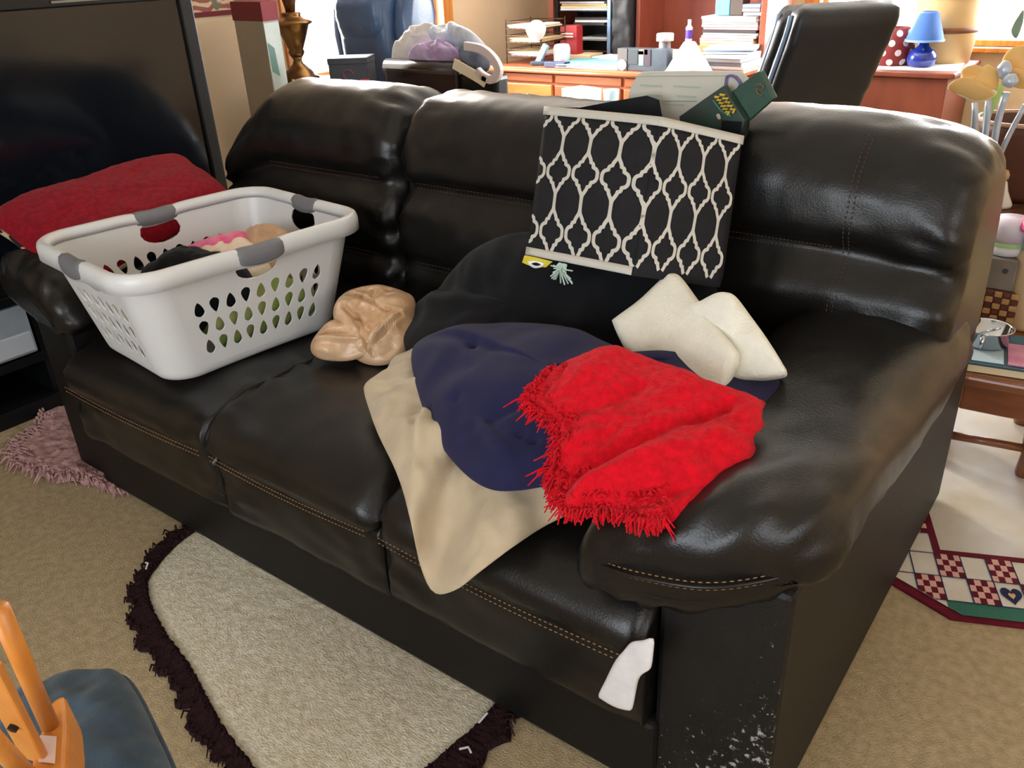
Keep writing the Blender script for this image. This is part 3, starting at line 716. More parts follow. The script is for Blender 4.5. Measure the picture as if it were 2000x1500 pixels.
for k in range(4):
    n = 9 if k % 2 == 0 else 7
    m0, m1 = .06, .80
    patch(k, k+m0, .03, .208); patch(k+m1, k+.84, .03, .208)
    patch(k+m0, k+m1, .03, rows[0], n)
    for r in range(3):
        for i in range(n):
            holecell(k+m0+(m1-m0)*i/n, k+m0+(m1-m0)*(i+1)/n, rows[r], rows[r+1], LT if (i+r) % 2 else LF)
    # top band with hand hole
    hw = .26 if k % 2 == 0 else .34
    c0, c1 = .42-hw/2, .42+hw/2
    patch(k, k+c0, .208, .29, 4); patch(k+c1, k+.84, .208, .29, 4)
    hp = []
    for i in range(16):
        bx = [(j/4, 0) for j in range(4)] + [(1, j/4) for j in range(4)] + [(1-j/4, 1) for j in range(4)] + [(0, 1-j/4) for j in range(4)]
        ang = math.atan2(bx[i][1]-.5, bx[i][0]-.5)
        hp.append((.5+.42*math.cos(ang), .50+.36*math.sin(ang)+(.06 if math.sin(ang) > .2 else 0)))
    holecell(k+c0, k+c1, .208, .29, hp)
    for i in range(8): patch(k+.84+.16*i/8, k+.84+.16*(i+1)/8, .03, .29)
# floor with a rolled bottom edge
ring = [k+.84*i/6 for k in range(4) for i in range(6)]
ring = sorted([k+f for k in range(4) for f in (0, .06, .2, .42, .6, .80, .84, .86, .88, .9, .92, .94, .96, .98)])
def RB(s, h, inset):
    u, w_ = perim(s, .03); l = math.hypot(u, w_)
    return BC + BU*(u*(1-inset/abs(l))) + BW*(w_*(1-inset/abs(l))) + Vector((0,0,h*1.06))
lv = [(.03, 0), (.018, .004), (.007, .014), (.001, .03)]
for j in range(3):
    for i in range(len(ring)):
        a, b = ring[i], ring[(i+1) % len(ring)]
        g.add([RB(a, *lv[j]), RB(b, *lv[j]), RB(b, *lv[j+1]), RB(a, *lv[j+1])], [(0,1,2,3)])
g.add([RB(s, .001, .03) for s in ring], [tuple(range(len(ring)))])
bm = bmesh.new()
me_o = obj('body', g, m_basket, bk, smooth=True)
bm.from_mesh(me_o.data); bmesh.ops.remove_doubles(bm, verts=bm.verts, dist=.0005); bmesh.ops.recalc_face_normals(bm, faces=bm.faces); bm.to_mesh(me_o.data); bm.free()
me_o.data.polygons.foreach_set('use_smooth', [True]*len(me_o.data.polygons))
md = me_o.modifiers.new('solid', 'SOLIDIFY'); md.thickness = .0035; md.offset = 0
md = me_o.modifiers.new('edges', 'EDGE_SPLIT'); md.split_angle = .5
# rim: rounded lip
rim = G(); S_ = [k+f for k in range(4) for f in [i*.84/18 for i in range(18)] + [.84+.16*i/8 for i in range(8)]]
prof = [(-.006, .284), (-.004, .30), (.004, .309), (.016, .311), (.024, .306), (.028, .294), (.028, .266), (.024, .266), (.023, .288), (.012, .296), (.003, .29)]
def RIM(s, off, h):
    a, b, r = half(.29); u, w_ = perim(s, .29); k = int(s) % 4; f = s-int(s)
    if f <= .84: nu, nw = [(0, -1), (1, 0), (0, 1), (-1, 0)][k]
    else:
        ang = [-PI/2, 0, PI/2, PI][k] + (f-.84)/.16*PI/2; nu, nw = math.cos(ang), math.sin(ang)
    sag = 0
    d = abs(f-.42)
    if d < .17: sag = -.008*(math.cos(d/.17*PI)+1)/2
    return BC + BU*(u+nu*off) + BW*(w_+nw*off) + Vector((0, 0, h*1.06+sag))
n_ = len(prof); vs = [RIM(s, o_, h_) for s in S_ for o_, h_ in prof]; fs = []
for i in range(len(S_)):
    j = (i+1) % len(S_)
    for k in range(n_): fs.append((i*n_+k, i*n_+(k+1) % n_, j*n_+(k+1) % n_, j*n_+k))
rim.add(vs, fs)
obj('rim', rim, m_basket, bk, smooth=True)
for k in range(4):
    gr = G(); hw = .12 if k % 2 == 0 else .15; vs = []; fs = []; n2 = 14
    gp = [(-.008, .278), (-.008, .302), (.003, .313), (.018, .315), (.030, .308), (.034, .292), (.033, .274), (.030, .270), (.010, .276), (0, .276)]
    for i in range(n2+1):
        t = -1+2*i/n2; sc = (1-abs(t)**4)**.5*.5+.5
        for o_, h_ in gp:
            vs.append(RIM(k+.42+hw*t, .014+(o_-.014)*sc, .29+(h_-.29)*sc))
    L = len(gp)
    for i in range(n2):
        for q in range(L): fs.append((i*L+q, i*L+(q+1) % L, (i+1)*L+(q+1) % L, (i+1)*L+q))
    fs.append(tuple(range(L))); fs.append(tuple(range(n2*L, n2*L+L)))
    gr.add(vs, fs); obj('grip', gr, m_grip, bk, smooth=True)
# clothes in the basket
def BQ(u, w_, h): return BC + BU*u + BW*w_ + Vector((0, 0, h))
def cloth(name, label, mat, pts, top, bot, sd, wr=.02):
    return soft(name, label, 'clothes', [BQ(p[0], p[1], p[2]+(.025 if p[2] > .13 else 0)) for p in pts], top, bot, mat, p=2.6, wr=((wr, 12, sd), (wr*.6, 26, sd+2), (wr*.25, 60, sd+4)), N=90, R=20)
cloth('black_shirt', 'crumpled black shirt in the near corner of the laundry basket', m_blackcloth, [(-.21, -.16, .15), (-.10, -.19, .15), (.02, -.18, .15), (.06, -.08, .17), (-.02, .03, .2), (-.14, .06, .2), (-.21, 0, .17)], .07, .12, 2)
cloth('pink_shirt', 'bright pink top in the middle of the laundry basket', M('hot_pink_cotton', (216, 70, 122), rough=.9, rgb2=(226, 150, 170), vs=9, bump=.3, bs=400, spec=.15), [(-.05, .02, .17), (.04, -.06, .18), (.17, -.02, .19), (.19, .09, .19), (.08, .15, .18), (-.04, .13, .17)], .06, .1, 4)
cloth('cream_shirt', 'cream cotton shirt lying over the pink top in the basket', M('cream_cotton', (218, 196, 172), rough=.9, rgb2=(230, 216, 196), vs=14, bump=.3, bs=400, spec=.15), [(-.06, -.02, .20), (.0, -.11, .17), (.10, -.14, .17), (.18, -.06, .2), (.12, .02, .22), (.02, .05, .22)], .035, .08, 6)
cloth('tan_trousers', 'tan cloth at the far end of the laundry basket', M('tan_cotton', (186, 152, 122), rough=.9, var=.1, vs=14, bump=.3, bs=400, spec=.15), [(.10, -.12, .18), (.20, -.15, .17), (.25, -.04, .19), (.25, .08, .2), (.17, .10, .21), (.12, 0, .21)], .05, .1, 8)
cloth('green_towel', 'olive green cloth seen through the near side holes of the basket', M('olive_green_cotton', (122, 146, 74), rough=.9, rgb2=(150, 156, 104), vs=12, bump=.3, bs=400, spec=.15), [(-.12, -.20, .10), (.0, -.208, .10), (.12, -.21, .10), (.20, -.20, .10), (.2, -.05, .1), (.0, .0, .1), (-.12, -.05, .1)], .08, .085, 11, .01)
cloth('white_sheet', 'off white cloth packed at the short end of the basket', M('offwhite_cotton', (206, 196, 176), rough=.9, rgb2=(186, 170, 140), vs=10, bump=.3, bs=400, spec=.15), [(-.235, -.02, .11), (-.235, .08, .11), (-.22, .17, .11), (-.08, .18, .11), (-.02, .08, .11), (-.1, -.04, .11)], .07, .095, 13, .01)
cloth('teal_sock', 'small teal sock beside the black shirt in the basket', M('teal_cotton', (40, 140, 116), rough=.9), [(-.07, .01, .22), (-.04, .0, .225), (-.02, .03, .22), (-.05, .05, .22)], .02, .03, 15, .004)
# ------------------------------------------------------------------ patterned tote and what it holds
m_totefab = M('black_canvas', (30, 30, 33), rough=.8, var=.12, vs=25, bump=.3, bs=500, spec=.2)
m_print = M('off_white_print', (196, 192, 182), rough=.8, spec=.2)
tl, tc_, tr = [(-1.238, 1.765, 1.110), (-0.895, 1.705, 1.118), (-0.751, 1.820, 1.069)]
bl, bc, br = [(-1.113, 1.500, 0.832), (-0.810, 1.450, 0.853), (-0.684, 1.600, 0.803)]
tl, tc_, tr, bl, bc, br = [Vector(p) for p in (tl, tc_, tr, bl, bc, br)]
tote = thing('patterned_tote', 'black tote bag with white trellis print standing on the black pillow', 'bag', (bl+bc+br)/3)
NF, NR = 3.85, 3.55
def TP(col, v, off=0.0):
    if col <= NF:
        t = col/NF; a = tl.lerp(tc_, t); b = bl.lerp(bc, t); n = (bc-bl).cross(tl-bl).normalized(); k = math.sin(PI*t)*math.sin(PI*min(1, max(0, v)))*.012
    else:
        t = (col-NF)/NR; a = tc_.lerp(tr, t); b = bc.lerp(br, t); n = (br-bc).cross(tc_-bc).normalized(); k = math.sin(PI*t)*math.sin(PI*min(1, max(0, v)))*.010
    return a.lerp(b, v) + n*(off+k)
def tgrid(c0, c1, v0, v1, nc, nv, off=0.0, g=None):
    g = g or G(); vs = [TP(c0+(c1-c0)*i/nc, v0+(v1-v0)*j/nv, off) for j in range(nv+1) for i in range(nc+1)]
    return g.add(vs, [(j*(nc+1)+i, j*(nc+1)+i+1, (j+1)*(nc+1)+i+1, (j+1)*(nc+1)+i) for j in range(nv) for i in range(nc)])
obj('front_panel', tgrid(0, NF, 0, 1, 16, 12), m_totefab, tote, smooth=True, solid=.003)
obj('side_panel', tgrid(NF, NF+NR, 0, 1, 14, 12), m_totefab, tote, smooth=True, solid=.003)
bk1, bk2 = tl + Vector((.04, .085, -.01)), tr + Vector((-.02, .05, .0))
bb1, bb2 = bl + Vector((.04, .10, 0)), br + Vector((-.02, .06, 0))
fl = [Vector(p) for p in [(-1.225, 1.850, 1.094), (-1.094, 1.850, 1.122), (-1.008, 1.850, 1.139), (-0.975, 1.850, 1.131), (-0.964, 1.850, 1.089), (-0.967, 1.850, 1.056)]]
obj('back_panel', G().slab([bk1, bk2, bb2, bb1], (0, 1, 0), .003), m_totefab, tote)
obj('flap', G().slab(fl, (0, 1, 0), .003), m_totefab, tote)
obj('end_panel', G().add([tl, bk1, bb1, bl], [(0,1,2,3)]), m_totefab, tote, solid=.003)
obj('end_panel', G().add([tr, bk2, bb2, br], [(0,1,2,3)]), m_totefab, tote, solid=.003)
obj('bottom_panel', G().add([bl, bc, br, bb2, bb1], [(0,1,2,3,4)]), m_totefab, tote, solid=.003)
for v0, v1, c1 in ((-.005, .055, NF+NR), (.955, 1.005, NF)):
    g = tgrid(-.03, NF, v0, v1, 16, 1, .004)
    if c1 > NF: tgrid(NF, c1+.05, v0, v1, 14, 1, .004, g)
    obj('trim_band', g, m_print, tote, smooth=True, solid=.002)
wc, hh, PV = .075, .36, .392
RT = [(0, .425), (.05, .42), (.085, .39), (.11, .345), (.122, .285), (.125, .25), (.16, .245), (.19, .225), (.203, .18), (.205, .145), (.24, .135), (.275, .105), (.31, .065), (.36, .015), (.42, .0)]
gp = G()
def ribbon(pl, w_=.0088):
    P = [Vector((c*wc, v*hh, 0)) for c, v in pl]; vs = []
    for i, p in enumerate(P):
        t = (P[min(i+1, len(P)-1)]-P[max(i-1, 0)]).normalized(); n = Vector((-t.y, t.x, 0))
        for s in (-1, 1):
            q = p + n*s*w_/2; vs.append(TP(min(max(q.x/wc, 0.02), NF+NR-.02), q.y/hh, .0028))
    gp.add(vs, [(2*i, 2*i+1, 2*i+3, 2*i+2) for i in range(len(P)-1)])
for c in range(0, 9):
    cc_ = c - .12
    for k in range(-1, 4):
        v0 = .05 + k*PV
        for sx in (-1, 1):
            for sv in (-1, 1):
                pl = [(cc_+sx*x, v0+sv*t*PV) for t, x in RT] + [(cc_, v0+sv*.5*PV)]
                pl = [(a, b) for a, b in pl if .05 <= b <= .96 and .0 <= a <= NF+NR-.02]
                if len(pl) >= 2: ribbon(pl)
obj('trellis_print', gp, m_print, tote, recalc=True)
g = G(); s0 = Vector((-0.987, 1.460, 0.836))
for k in range(26):
    e = s0 + Vector((random.uniform(-.03, .03), random.uniform(-.02, 0), random.uniform(-.035, .004)))
    g.tube([s0 + Vector((random.uniform(-.01, .01), 0, .008)), s0.lerp(e, .5)+Vector((0, -.006, 0)), e], .0018, 4)
obj('tassel', g, M('pale_mint_thread', (176, 196, 184), rough=.8), tote)
t0 = [Vector(p) for p in [(-1.104, 1.480, 0.838), (-1.070, 1.480, 0.838), (-1.028, 1.480, 0.836), (-1.045, 1.480, 0.820), (-1.085, 1.480, 0.815), (-1.111, 1.480, 0.820)]]
tg = obj('hang_tag', G().slab(t0, (0, -1, .1), .004), M('yellow_card', (214, 196, 50), rough=.6), tote); tg['label'] = 'yellow and white paper tag'
g, _ = blob([(-1.094, 1.474, 0.825), (-1.073, 1.474, 0.832), (-1.049, 1.474, 0.830), (-1.055, 1.474, 0.820), (-1.078, 1.474, 0.814)], .004, .002, n=(0, -1, .2), N=40, R=6)
obj('tag_oval', g, m_white, tg)
g, _ = blob([(-1.080, 1.470, 0.825), (-1.067, 1.470, 0.830), (-1.055, 1.470, 0.827), (-1.067, 1.470, 0.822)], .003, .002, n=(0, -1, .2), N=30, R=5)
obj('tag_mark', g, m_blackplastic, tg)
# white tray-like board
m_board = M('white_cardboard', (196, 192, 178), rough=.7, var=.02, vs=20)
bd = thing('white_board', 'off white cardboard panel with a purple ribbon loop, standing in the tote', 'board', Vector((-0.939, 1.900, 1.073)))
bo2 = [Vector(p) for p in [(-1.100, 1.915, 1.072), (-1.095, 1.915, 1.115), (-1.087, 1.915, 1.148), (-1.068, 1.915, 1.177), (-1.054, 1.915, 1.183), (-0.927, 1.915, 1.189), (-0.808, 1.915, 1.193), (-0.799, 1.915, 1.189), (-0.786, 1.915, 1.177), (-0.810, 1.915, 1.148), (-0.858, 1.915, 1.117), (-0.971, 1.915, 0.995), (-1.086, 1.915, 0.985)]]
obj('panel', G().slab(bo2, (0, 1, .1), .006), m_board, bd, bevel=.0015)
obj('fold_line', G().tube([Vector(p)+Vector((0,-.001,0)) for p in [(-1.001, 1.914, 1.118), (-0.907, 1.914, 1.123)]], .0008, 4), M('grey_crease', (140, 138, 130), rough=.8), bd)
obj('fold_line', G().tube([Vector(p)+Vector((0,-.001,0)) for p in [(-1.076, 1.914, 1.172), (-0.812, 1.914, 1.184)]], .0008, 4), M('pale_crease', (176, 172, 158), rough=.8), bd)
g = G(); g.tube(spline([Vector(p)+Vector((0,-.004,0)) for p in [(-0.837, 1.910, 1.156), (-0.835, 1.910, 1.170), (-0.833, 1.910, 1.182), (-0.821, 1.910, 1.184), (-0.808, 1.910, 1.177), (-0.801, 1.910, 1.167), (-0.808, 1.910, 1.153)]], 30, False), .003, 6)
o = obj('ribbon_loop', g, M('purple_ribbon', (98, 88, 140), rough=.6), bd); o['label'] = 'purple ribbon loop'
m_ink = M('pale_green_print', (166, 178, 160), rough=.8)
g = G()
for q in ((1252, 160, 1290), (1300, 156, 1350), (1362, 158, 1400), (1262, 176, 1284), (1306, 172, 1330), (1350, 174, 1392), (1290, 186, 1330)):
    a, b = [Vector(p) + Vector((0, -.0005, 0)) for p in (bo2[5].lerp(bo2[5], 0), bo2[5])]
for (x0, z0, L) in ((-1.06, 1.15, .06), (-.97, 1.152, .07), (-1.04, 1.128, .04), (-.96, 1.13, .05), (-1.0, 1.11, .06)):
    g.add([(x0, 1.9135, z0), (x0+L, 1.9135, z0), (x0+L, 1.9135, z0+.004), (x0, 1.9135, z0+.004)], [(0,1,2,3)])
obj('faint_print', g, m_ink, bd)
# two green gift boxes
m_dgreen = M('dark_green_card', (24, 62, 46), rough=.5, var=.12, vs=30)
m_dgreen2 = M('blackish_green_card', (40, 46, 40), rough=.5, rgb2=(30, 58, 44), vs=14)
def card(name, label, pts, y, mat, th=.02):
    t = thing(name, label, 'box', Vector((-0.840, 1.880, 1.095)) if 'script' in label else Vector((-0.766, 1.900, 1.141)))
    obj('carton', G().slab([Vector(p) for p in pts], (.1, 1, .1), th), mat, t, bevel=.0015)
    return t
c1 = card('gift_box', 'dark green box with yellow script lettering poking out of the tote', [(-0.928, 1.865, 1.094), (-0.824, 1.865, 1.167), (-0.766, 1.865, 1.096), (-0.774, 1.865, 1.066), (-0.834, 1.865, 1.017), (-0.905, 1.865, 1.011)], 0, m_dgreen2)
m_yel = M('yellow_ink', (206, 172, 58), rough=.5); m_teal_i = M('green_ink', (48, 110, 90), rough=.5)
gl = G()
ax = Vector((-0.803, 1.863, 1.105))-Vector((-0.841, 1.863, 1.147)); o0 = Vector((-0.841, 1.863, 1.143)); ay = Vector((-0.823, 1.863, 1.148))-Vector((-0.841, 1.863, 1.140))
def wr_line(off, n, amp, sd):
    random.seed(sd); pts = []
    for i in range(n*2+1):
        t = i/(n*2); h = (.55 if i % 2 else -.45)*amp*(1 if random.random() < .7 else 1.4)
        pts.append(o0 + ax*t*.88 + ay*(off+h*.5) + Vector((0, -.002, 0)))
    gl.tube(pts, .0032, 5)
wr_line(.25, 6, .8, 4); wr_line(.95, 5, .9, 9)
obj('lettering', gl, m_yel, c1)
gl = G(); gl.tube([o0 + ax*.1 + ay*-.35 + Vector((0,-.002,0)), o0 + ax*.6 + ay*-.3 + Vector((0,-.002,0)), o0 + ax*1.0 + ay*.3 + Vector((0,-.002,0))], .0025, 5)
obj('underline', gl, m_teal_i, c1)
g, _ = blob([Vector(p)+Vector((0,-.003,0)) for p in [(-0.833, 1.863, 1.105), (-0.826, 1.863, 1.108), (-0.821, 1.863, 1.098), (-0.828, 1.863, 1.096)]], .001, .001, n=(0,-1,0), N=30, R=4)
obj('pale_spot', g, M('pale_pink_ink', (170, 150, 132), rough=.6), c1)
c2 = card('gift_box', 'plain dark green box with a small brown emblem, tilted behind the lettered one', [(-0.817, 1.890, 1.149), (-0.756, 1.890, 1.197), (-0.750, 1.890, 1.196), (-0.715, 1.890, 1.142), (-0.770, 1.890, 1.089), (-0.776, 1.890, 1.090)], 0, m_dgreen)
g = G(); g.tube(spline([Vector(p)+Vector((0,-.002,0)) for p in [(-0.755, 1.888, 1.170), (-0.745, 1.888, 1.172), (-0.738, 1.888, 1.166), (-0.743, 1.888, 1.160), (-0.754, 1.888, 1.163), (-0.748, 1.888, 1.151), (-0.738, 1.888, 1.149)]], 20, False), .0016, 5)
obj('emblem', g, M('brown_ink', (112, 86, 58), rough=.5), c2)
c3 = fbox('black_case', 'small black case wedged under the lettered green box in the tote', 'case', (-0.820, 1.860, 1.037), (-0.772, 1.860, 1.094), .05, m_blackcloth)
random.seed(11)

# ------------------------------------------------------------------ television on its stand
tv = thing('television', 'large black rear projection television beside the left end of the sofa', 'television', (-3.4, 1.3, .46))
ty0, ty1, tz0, tz1, tx = .45, 2.09, .46, 1.42, -3.1
obj('cabinet', G().bb(-3.62, tx-.02, ty0, ty1, tz0, tz1), m_blackplastic, tv, bevel=.015)
fr = G(); fr.bb(tx-.03, tx, ty0, ty1, 1.35, tz1); fr.bb(tx-.03, tx, ty0, ty1, tz0, tz0+.08); fr.bb(tx-.03, tx, ty0, ty0+.055, tz0+.08, 1.35); fr.bb(tx-.03, tx, ty1-.055, ty1, tz0+.08, 1.35)
obj('bezel', fr, m_blackplastic, tv, bevel=.006)
obj('screen', G().bb(tx-.028, tx-.014, ty0+.05, ty1-.05, tz0+.075, 1.355), m_glassblack, tv)
obj('button_panel', G().bb(tx, tx+.004, 1.55, 1.8, 1.365, 1.372), M('silver_strip', (120, 124, 126), rough=.3, metal=.8), tv)
st = thing('tv_stand', 'low black television stand with an open shelf', 'stand', (-3.4, 1.3, 0))
for nm, a in (('top_board', (-3.65, -3.08, .40, 2.12, .425, .46)), ('shelf_board', (-3.65, -3.10, .43, 2.09, .19, .225)), ('base_board', (-3.65, -3.08, .40, 2.12, .0, .06)), ('back_board', (-3.66, -3.63, .40, 2.12, .06, .425))):
    obj(nm, G().bb(*a), m_blackplastic, st, bevel=.004)
for y in (.415, 1.2, 2.105): obj('upright', G().bb(-3.65, -3.11, y-.015, y+.015, .06, .425), m_blackplastic, st, bevel=.003)
rc = thing('cable_box', 'silver grey set top box on the television stand shelf', 'electronics', (-3.3, 1.0, .225))
obj('casing', G().bb(-3.5, -3.09, .75, 1.17, .235, .42), M('silver_plastic', (132, 138, 144), rough=.45, var=.06, vs=20), rc, bevel=.008)
obj('front_panel', G().bb(-3.10, -3.084, .76, 1.16, .245, .32), M('light_silver_plastic', (168, 172, 176), rough=.4), rc, bevel=.004)
for y in (.8, 1.1): obj('foot', G().lathe([(.015, .225), (.015, .237)], (-3.15, y, 0), 10), m_blackplastic, rc)
# ------------------------------------------------------------------ far left: box, lamp table, lamp
m_greycard = M('grey_card', (150, 144, 132), rough=.8, var=.04, vs=6)
m_printcard = M('printed_white_card', (196, 198, 196), rough=.7, rgb2=(150, 166, 160), vs=3)
tb = thing('tall_carton', 'tall white and grey carton with a maroon lid against the left wall', 'box', (-3.92, 3.05, 0))
# carton stands turned to the room
A, B_, C_ = Vector((-4.040, 2.950, 0.895)), Vector((-3.768, 2.920, 0.911)), Vector((-3.795, 3.040, 0.895))
A.z = B_.z = C_.z = 0
D_ = A + (C_-B_)
def prism(pts, z0, z1, mi=0): return G().slab([Vector((p.x, p.y, z0)) for p in pts], (0, 0, 1), z1-z0)
obj('carton', prism((A, B_, C_, D_), 0, 1.2), m_greycard, tb, bevel=.002)
obj('lid', prism([p + (p-(A+C_)/2)*.06 for p in (A, B_, C_, D_)], 1.2, 1.29), m_maroon, tb, bevel=.003)
nrm = (C_-B_).cross(Vector((0,0,1))).normalized()
obj('print_panel', G().add([B_.lerp(C_, .02)+nrm*.002+Vector((0,0,.05)), B_.lerp(C_, .98)+nrm*.002+Vector((0,0,.05)), B_.lerp(C_, .98)+nrm*.002+Vector((0,0,1.19)), B_.lerp(C_, .02)+nrm*.002+Vector((0,0,1.19))], [(0,1,2,3)]), m_printcard, tb)
obj('print_patch', G().add([B_.lerp(C_, .1)+nrm*.003+Vector((0,0,.96)), B_.lerp(C_, .55)+nrm*.003+Vector((0,0,.93)), B_.lerp(C_, .45)+nrm*.003+Vector((0,0,1.07)), B_.lerp(C_, .06)+nrm*.003+Vector((0,0,1.10))], [(0,1,2,3)]), M('teal_print', (86, 118, 112), rough=.7), tb)

m_walnut = wood('dark_walnut', (62, 36, 24), (88, 54, 34), rough=.35)
m_brass = M('antique_brass', (126, 92, 52), rough=.28, metal=.85, rgb2=(92, 66, 38), vs=5)
lt = thing('lamp_table', 'dark wooden console table under the brass lamp', 'table', (-3.7, 3.18, 0))
obj('tabletop', G().bb(-4.15, -3.24, 3.08, 3.36, .845, .87), m_walnut, lt, bevel=.006)
obj('apron', G().bb(-4.10, -3.30, 3.12, 3.33, .75, .845), m_walnut, lt, bevel=.004)
for x in (-4.09, -3.31):
    for y in (3.13, 3.32): obj('leg', G().lathe([(.016, 0), (.024, .1), (.02, .4), (.03, .75)], (x, y, 0), 10), m_walnut, lt, smooth=True)
LC = Vector((-3.92, 3.23, .87))
lp = thing('brass_lamp', 'ornate antique brass urn table lamp in front of the bright left window', 'lamp', LC)
def lathe_obj(nm, prof, mat, parent, c, n=28, **k): return obj(nm, G().lathe(prof, c, n), mat, parent, smooth=True, **k)
lathe_obj('base', [(.11, .001), (.11, .02), (.085, .03), (.075, .05), (.055, .07), (.03, .09), (.022, .11), (.03, .125)], m_brass, lp, LC)
lathe_obj('urn', [(.03, .125), (.038, .135), (.045, .15), (.04, .165), (.055, .20), (.075, .25), (.088, .285), (.108, .295), (.108, .302), (.08, .315), (.055, .325), (.05, .335), (.055, .345), (.04, .352)], m_brass, lp, LC)
lathe_obj('neck', [(.026, .352), (.032, .39), (.042, .43), (.044, .46), (.03, .47), (.012, .48), (.012, .60)], m_brass, lp, LC)
lathe_obj('lamp_shade', [(.20, .56), (.12, .82), (.118, .82), (.198, .56)], M('cream_shade', (226, 214, 186), rough=.8), lp, LC, cap=False) if False else obj('lamp_shade', G().lathe([(.20, .58), (.12, .84), (.117, .84), (.197, .58), (.20, .58)], LC, 32, cap=False), M('cream_shade', (226, 214, 186), rough=.8), lp, smooth=True)
pc = Vector((-3.83, 3.33, .86))
pl_ = obj('plate', G().lathe([(.05, .002), (.07, .004), (.115, .018), (.12, .022), (.112, .022), (.07, .008), (.0001, .006)], Vector((-3.78, 3.21, .87)), 28), M('cream_china', (226, 212, 184), rough=.3), smooth=True)
tag(pl_, 'cream china plate on the table beside the brass lamp', 'plate')
bx = thing('black_carton', 'black carton with a faint red emblem right of the lamp', 'box', (-3.5, 3.2, .87))
m_blackcard = M('charcoal_card', (58, 62, 70), rough=.6, var=.06, vs=8)
obj('carton', G().box((-3.46, 3.2, .93), (.20, .17, .12), .55), m_blackcard, bx, bevel=.003)
obj('lid', G().box((-3.46, 3.2, 1.0), (.206, .176, .03), .55), m_blackcard, bx, bevel=.003)
Rz = Matrix.Rotation(.55, 3, 'Z')
def on_face(lx, lz, h=.002): return Vector((-3.46, 3.2, .93)) + Rz @ Vector((lx, -.085-h, lz))
g = G(); g.tube(spline([on_face(.025*math.cos(t)-.0, .022*math.sin(t)+.005) for t in [i*.5 for i in range(10)]], 24, False), .004, 5)
o = obj('emblem', g, M('dull_red_ink', (120, 62, 66), rough=.6), bx); o['label'] = 'dull red printed emblem'
cu_ = obj('red_cup', G().lathe([(.018, .0), (.026, .05), (.023, .05), (.016, .004), (.0001, .004)], (-3.275, 3.1, .87), 18), M('red_plastic', (206, 44, 56), rough=.4), smooth=True)
tag(cu_, 'small red plastic cup beside the black carton', 'cup')

# blue recliner in front of the window, brown chair end with clothes
m_blueleather = M('blue_leather', (62, 84, 116), rough=.25, var=.15, vs=6, bump=.2, bs=200)
rcn = thing('blue_recliner', 'dark blue leather recliner seen from behind, in front of the left window', 'armchair', (-3.78, 3.8, 0))
pfb = [(y-.20, z) for y, z in [(3.95, .35), (3.86, .6), (3.80, .9), (3.78, 1.15), (3.83, 1.33), (3.95, 1.36), (4.04, 1.28), (4.06, .9), (4.10, .45)]]
obj('backrest', sweep(pfb, -3.98, -3.58, 14, .07, M_=48, wr=.006, seed=2), m_blueleather, rcn, smooth=True)
pfb2 = [(y+.06, z*.97) for y, z in pfb]
obj('side_wing', sweep(pfb2, -3.59, -3.47, 8, .05, M_=48, wr=.006, seed=5), m_blueleather, rcn, smooth=True)
obj('side_wing', sweep(pfb2, -4.09, -3.97, 8, .05, M_=48, wr=.006, seed=15), m_blueleather, rcn, smooth=True)
obj('headrest', sweep([(y-.2, z) for y, z in [(3.83, 1.02), (3.755, 1.12), (3.765, 1.27), (3.84, 1.345), (3.92, 1.33), (3.94, 1.13)]], -3.96, -3.60, 12, .06, M_=40, wr=.005, seed=8), m_blueleather, rcn, smooth=True)
obj('seat_base', G().bb(-4.06, -3.5, 3.85, 4.5, .0, .48), m_blueleather, rcn, bevel=.04, seg=3)
m_brownvinyl = M('dark_brown_vinyl', (40, 26, 22), rough=.33, var=.15, vs=5, bump=.15, bs=200)
ot = thing('brown_armchair', 'dark brown leather armchair back covered by a heap of clothes', 'armchair', (-3.05, 3.6, 0))
obj('back_panel', G().bb(-3.44, -2.93, 3.40, 3.52, .0, .945), m_brownvinyl, ot, bevel=.025, seg=3)
obj('seat_block', G().bb(-3.2, -2.72, 3.52, 4.1, .0, .5), m_brownvinyl, ot, bevel=.03, seg=3)
obj('arm', G().bb(-2.93, -2.69, 3.41, 3.53, .0, .93), m_blackplastic, ot, bevel=.03, seg=3)
obj('top_roll', G().tube([(-3.45, 3.45, .935), (-2.94, 3.45, .935)], .045, 14), m_brownvinyl, ot, smooth=True)
def heap(name, label, col, col2, pts, top, sd, n=(0, -.55, .83), bot=.08):
    g, _ = blob(pts, top, bot, n=n, p=2.4, wr=((.03, 9, sd), (.02, 20, sd+1), (.006, 45, sd+2)), N=90, R=20)
    o = obj(name, g, M(name+'_cloth', col, rough=.9, rgb2=col2, vs=8, bump=.3, bs=300, spec=.15), smooth=True)
    tag(o, label, 'clothes'); return o
heap('lilac_shirt', 'lilac patterned shirt low at the front of the clothes heap', (170, 136, 190), (206, 190, 214), [(-3.287, 3.440, 0.986), (-3.227, 3.440, 1.033), (-3.141, 3.440, 1.067), (-3.036, 3.440, 1.073), (-2.961, 3.440, 1.046), (-2.941, 3.440, 1.008), (-3.056, 3.440, 0.981), (-3.197, 3.440, 0.981)], .03, 8)
heap('white_jumper', 'white fuzzy jumper arching over the left of the clothes heap', (226, 220, 210), (240, 236, 230), [(-3.464, 3.500, 0.967), (-3.430, 3.500, 1.040), (-3.335, 3.500, 1.107), (-3.186, 3.500, 1.139), (-3.094, 3.500, 1.120), (-3.123, 3.500, 1.076), (-3.267, 3.500, 1.064), (-3.328, 3.500, 1.022), (-3.379, 3.500, 0.975)], .04, 2)
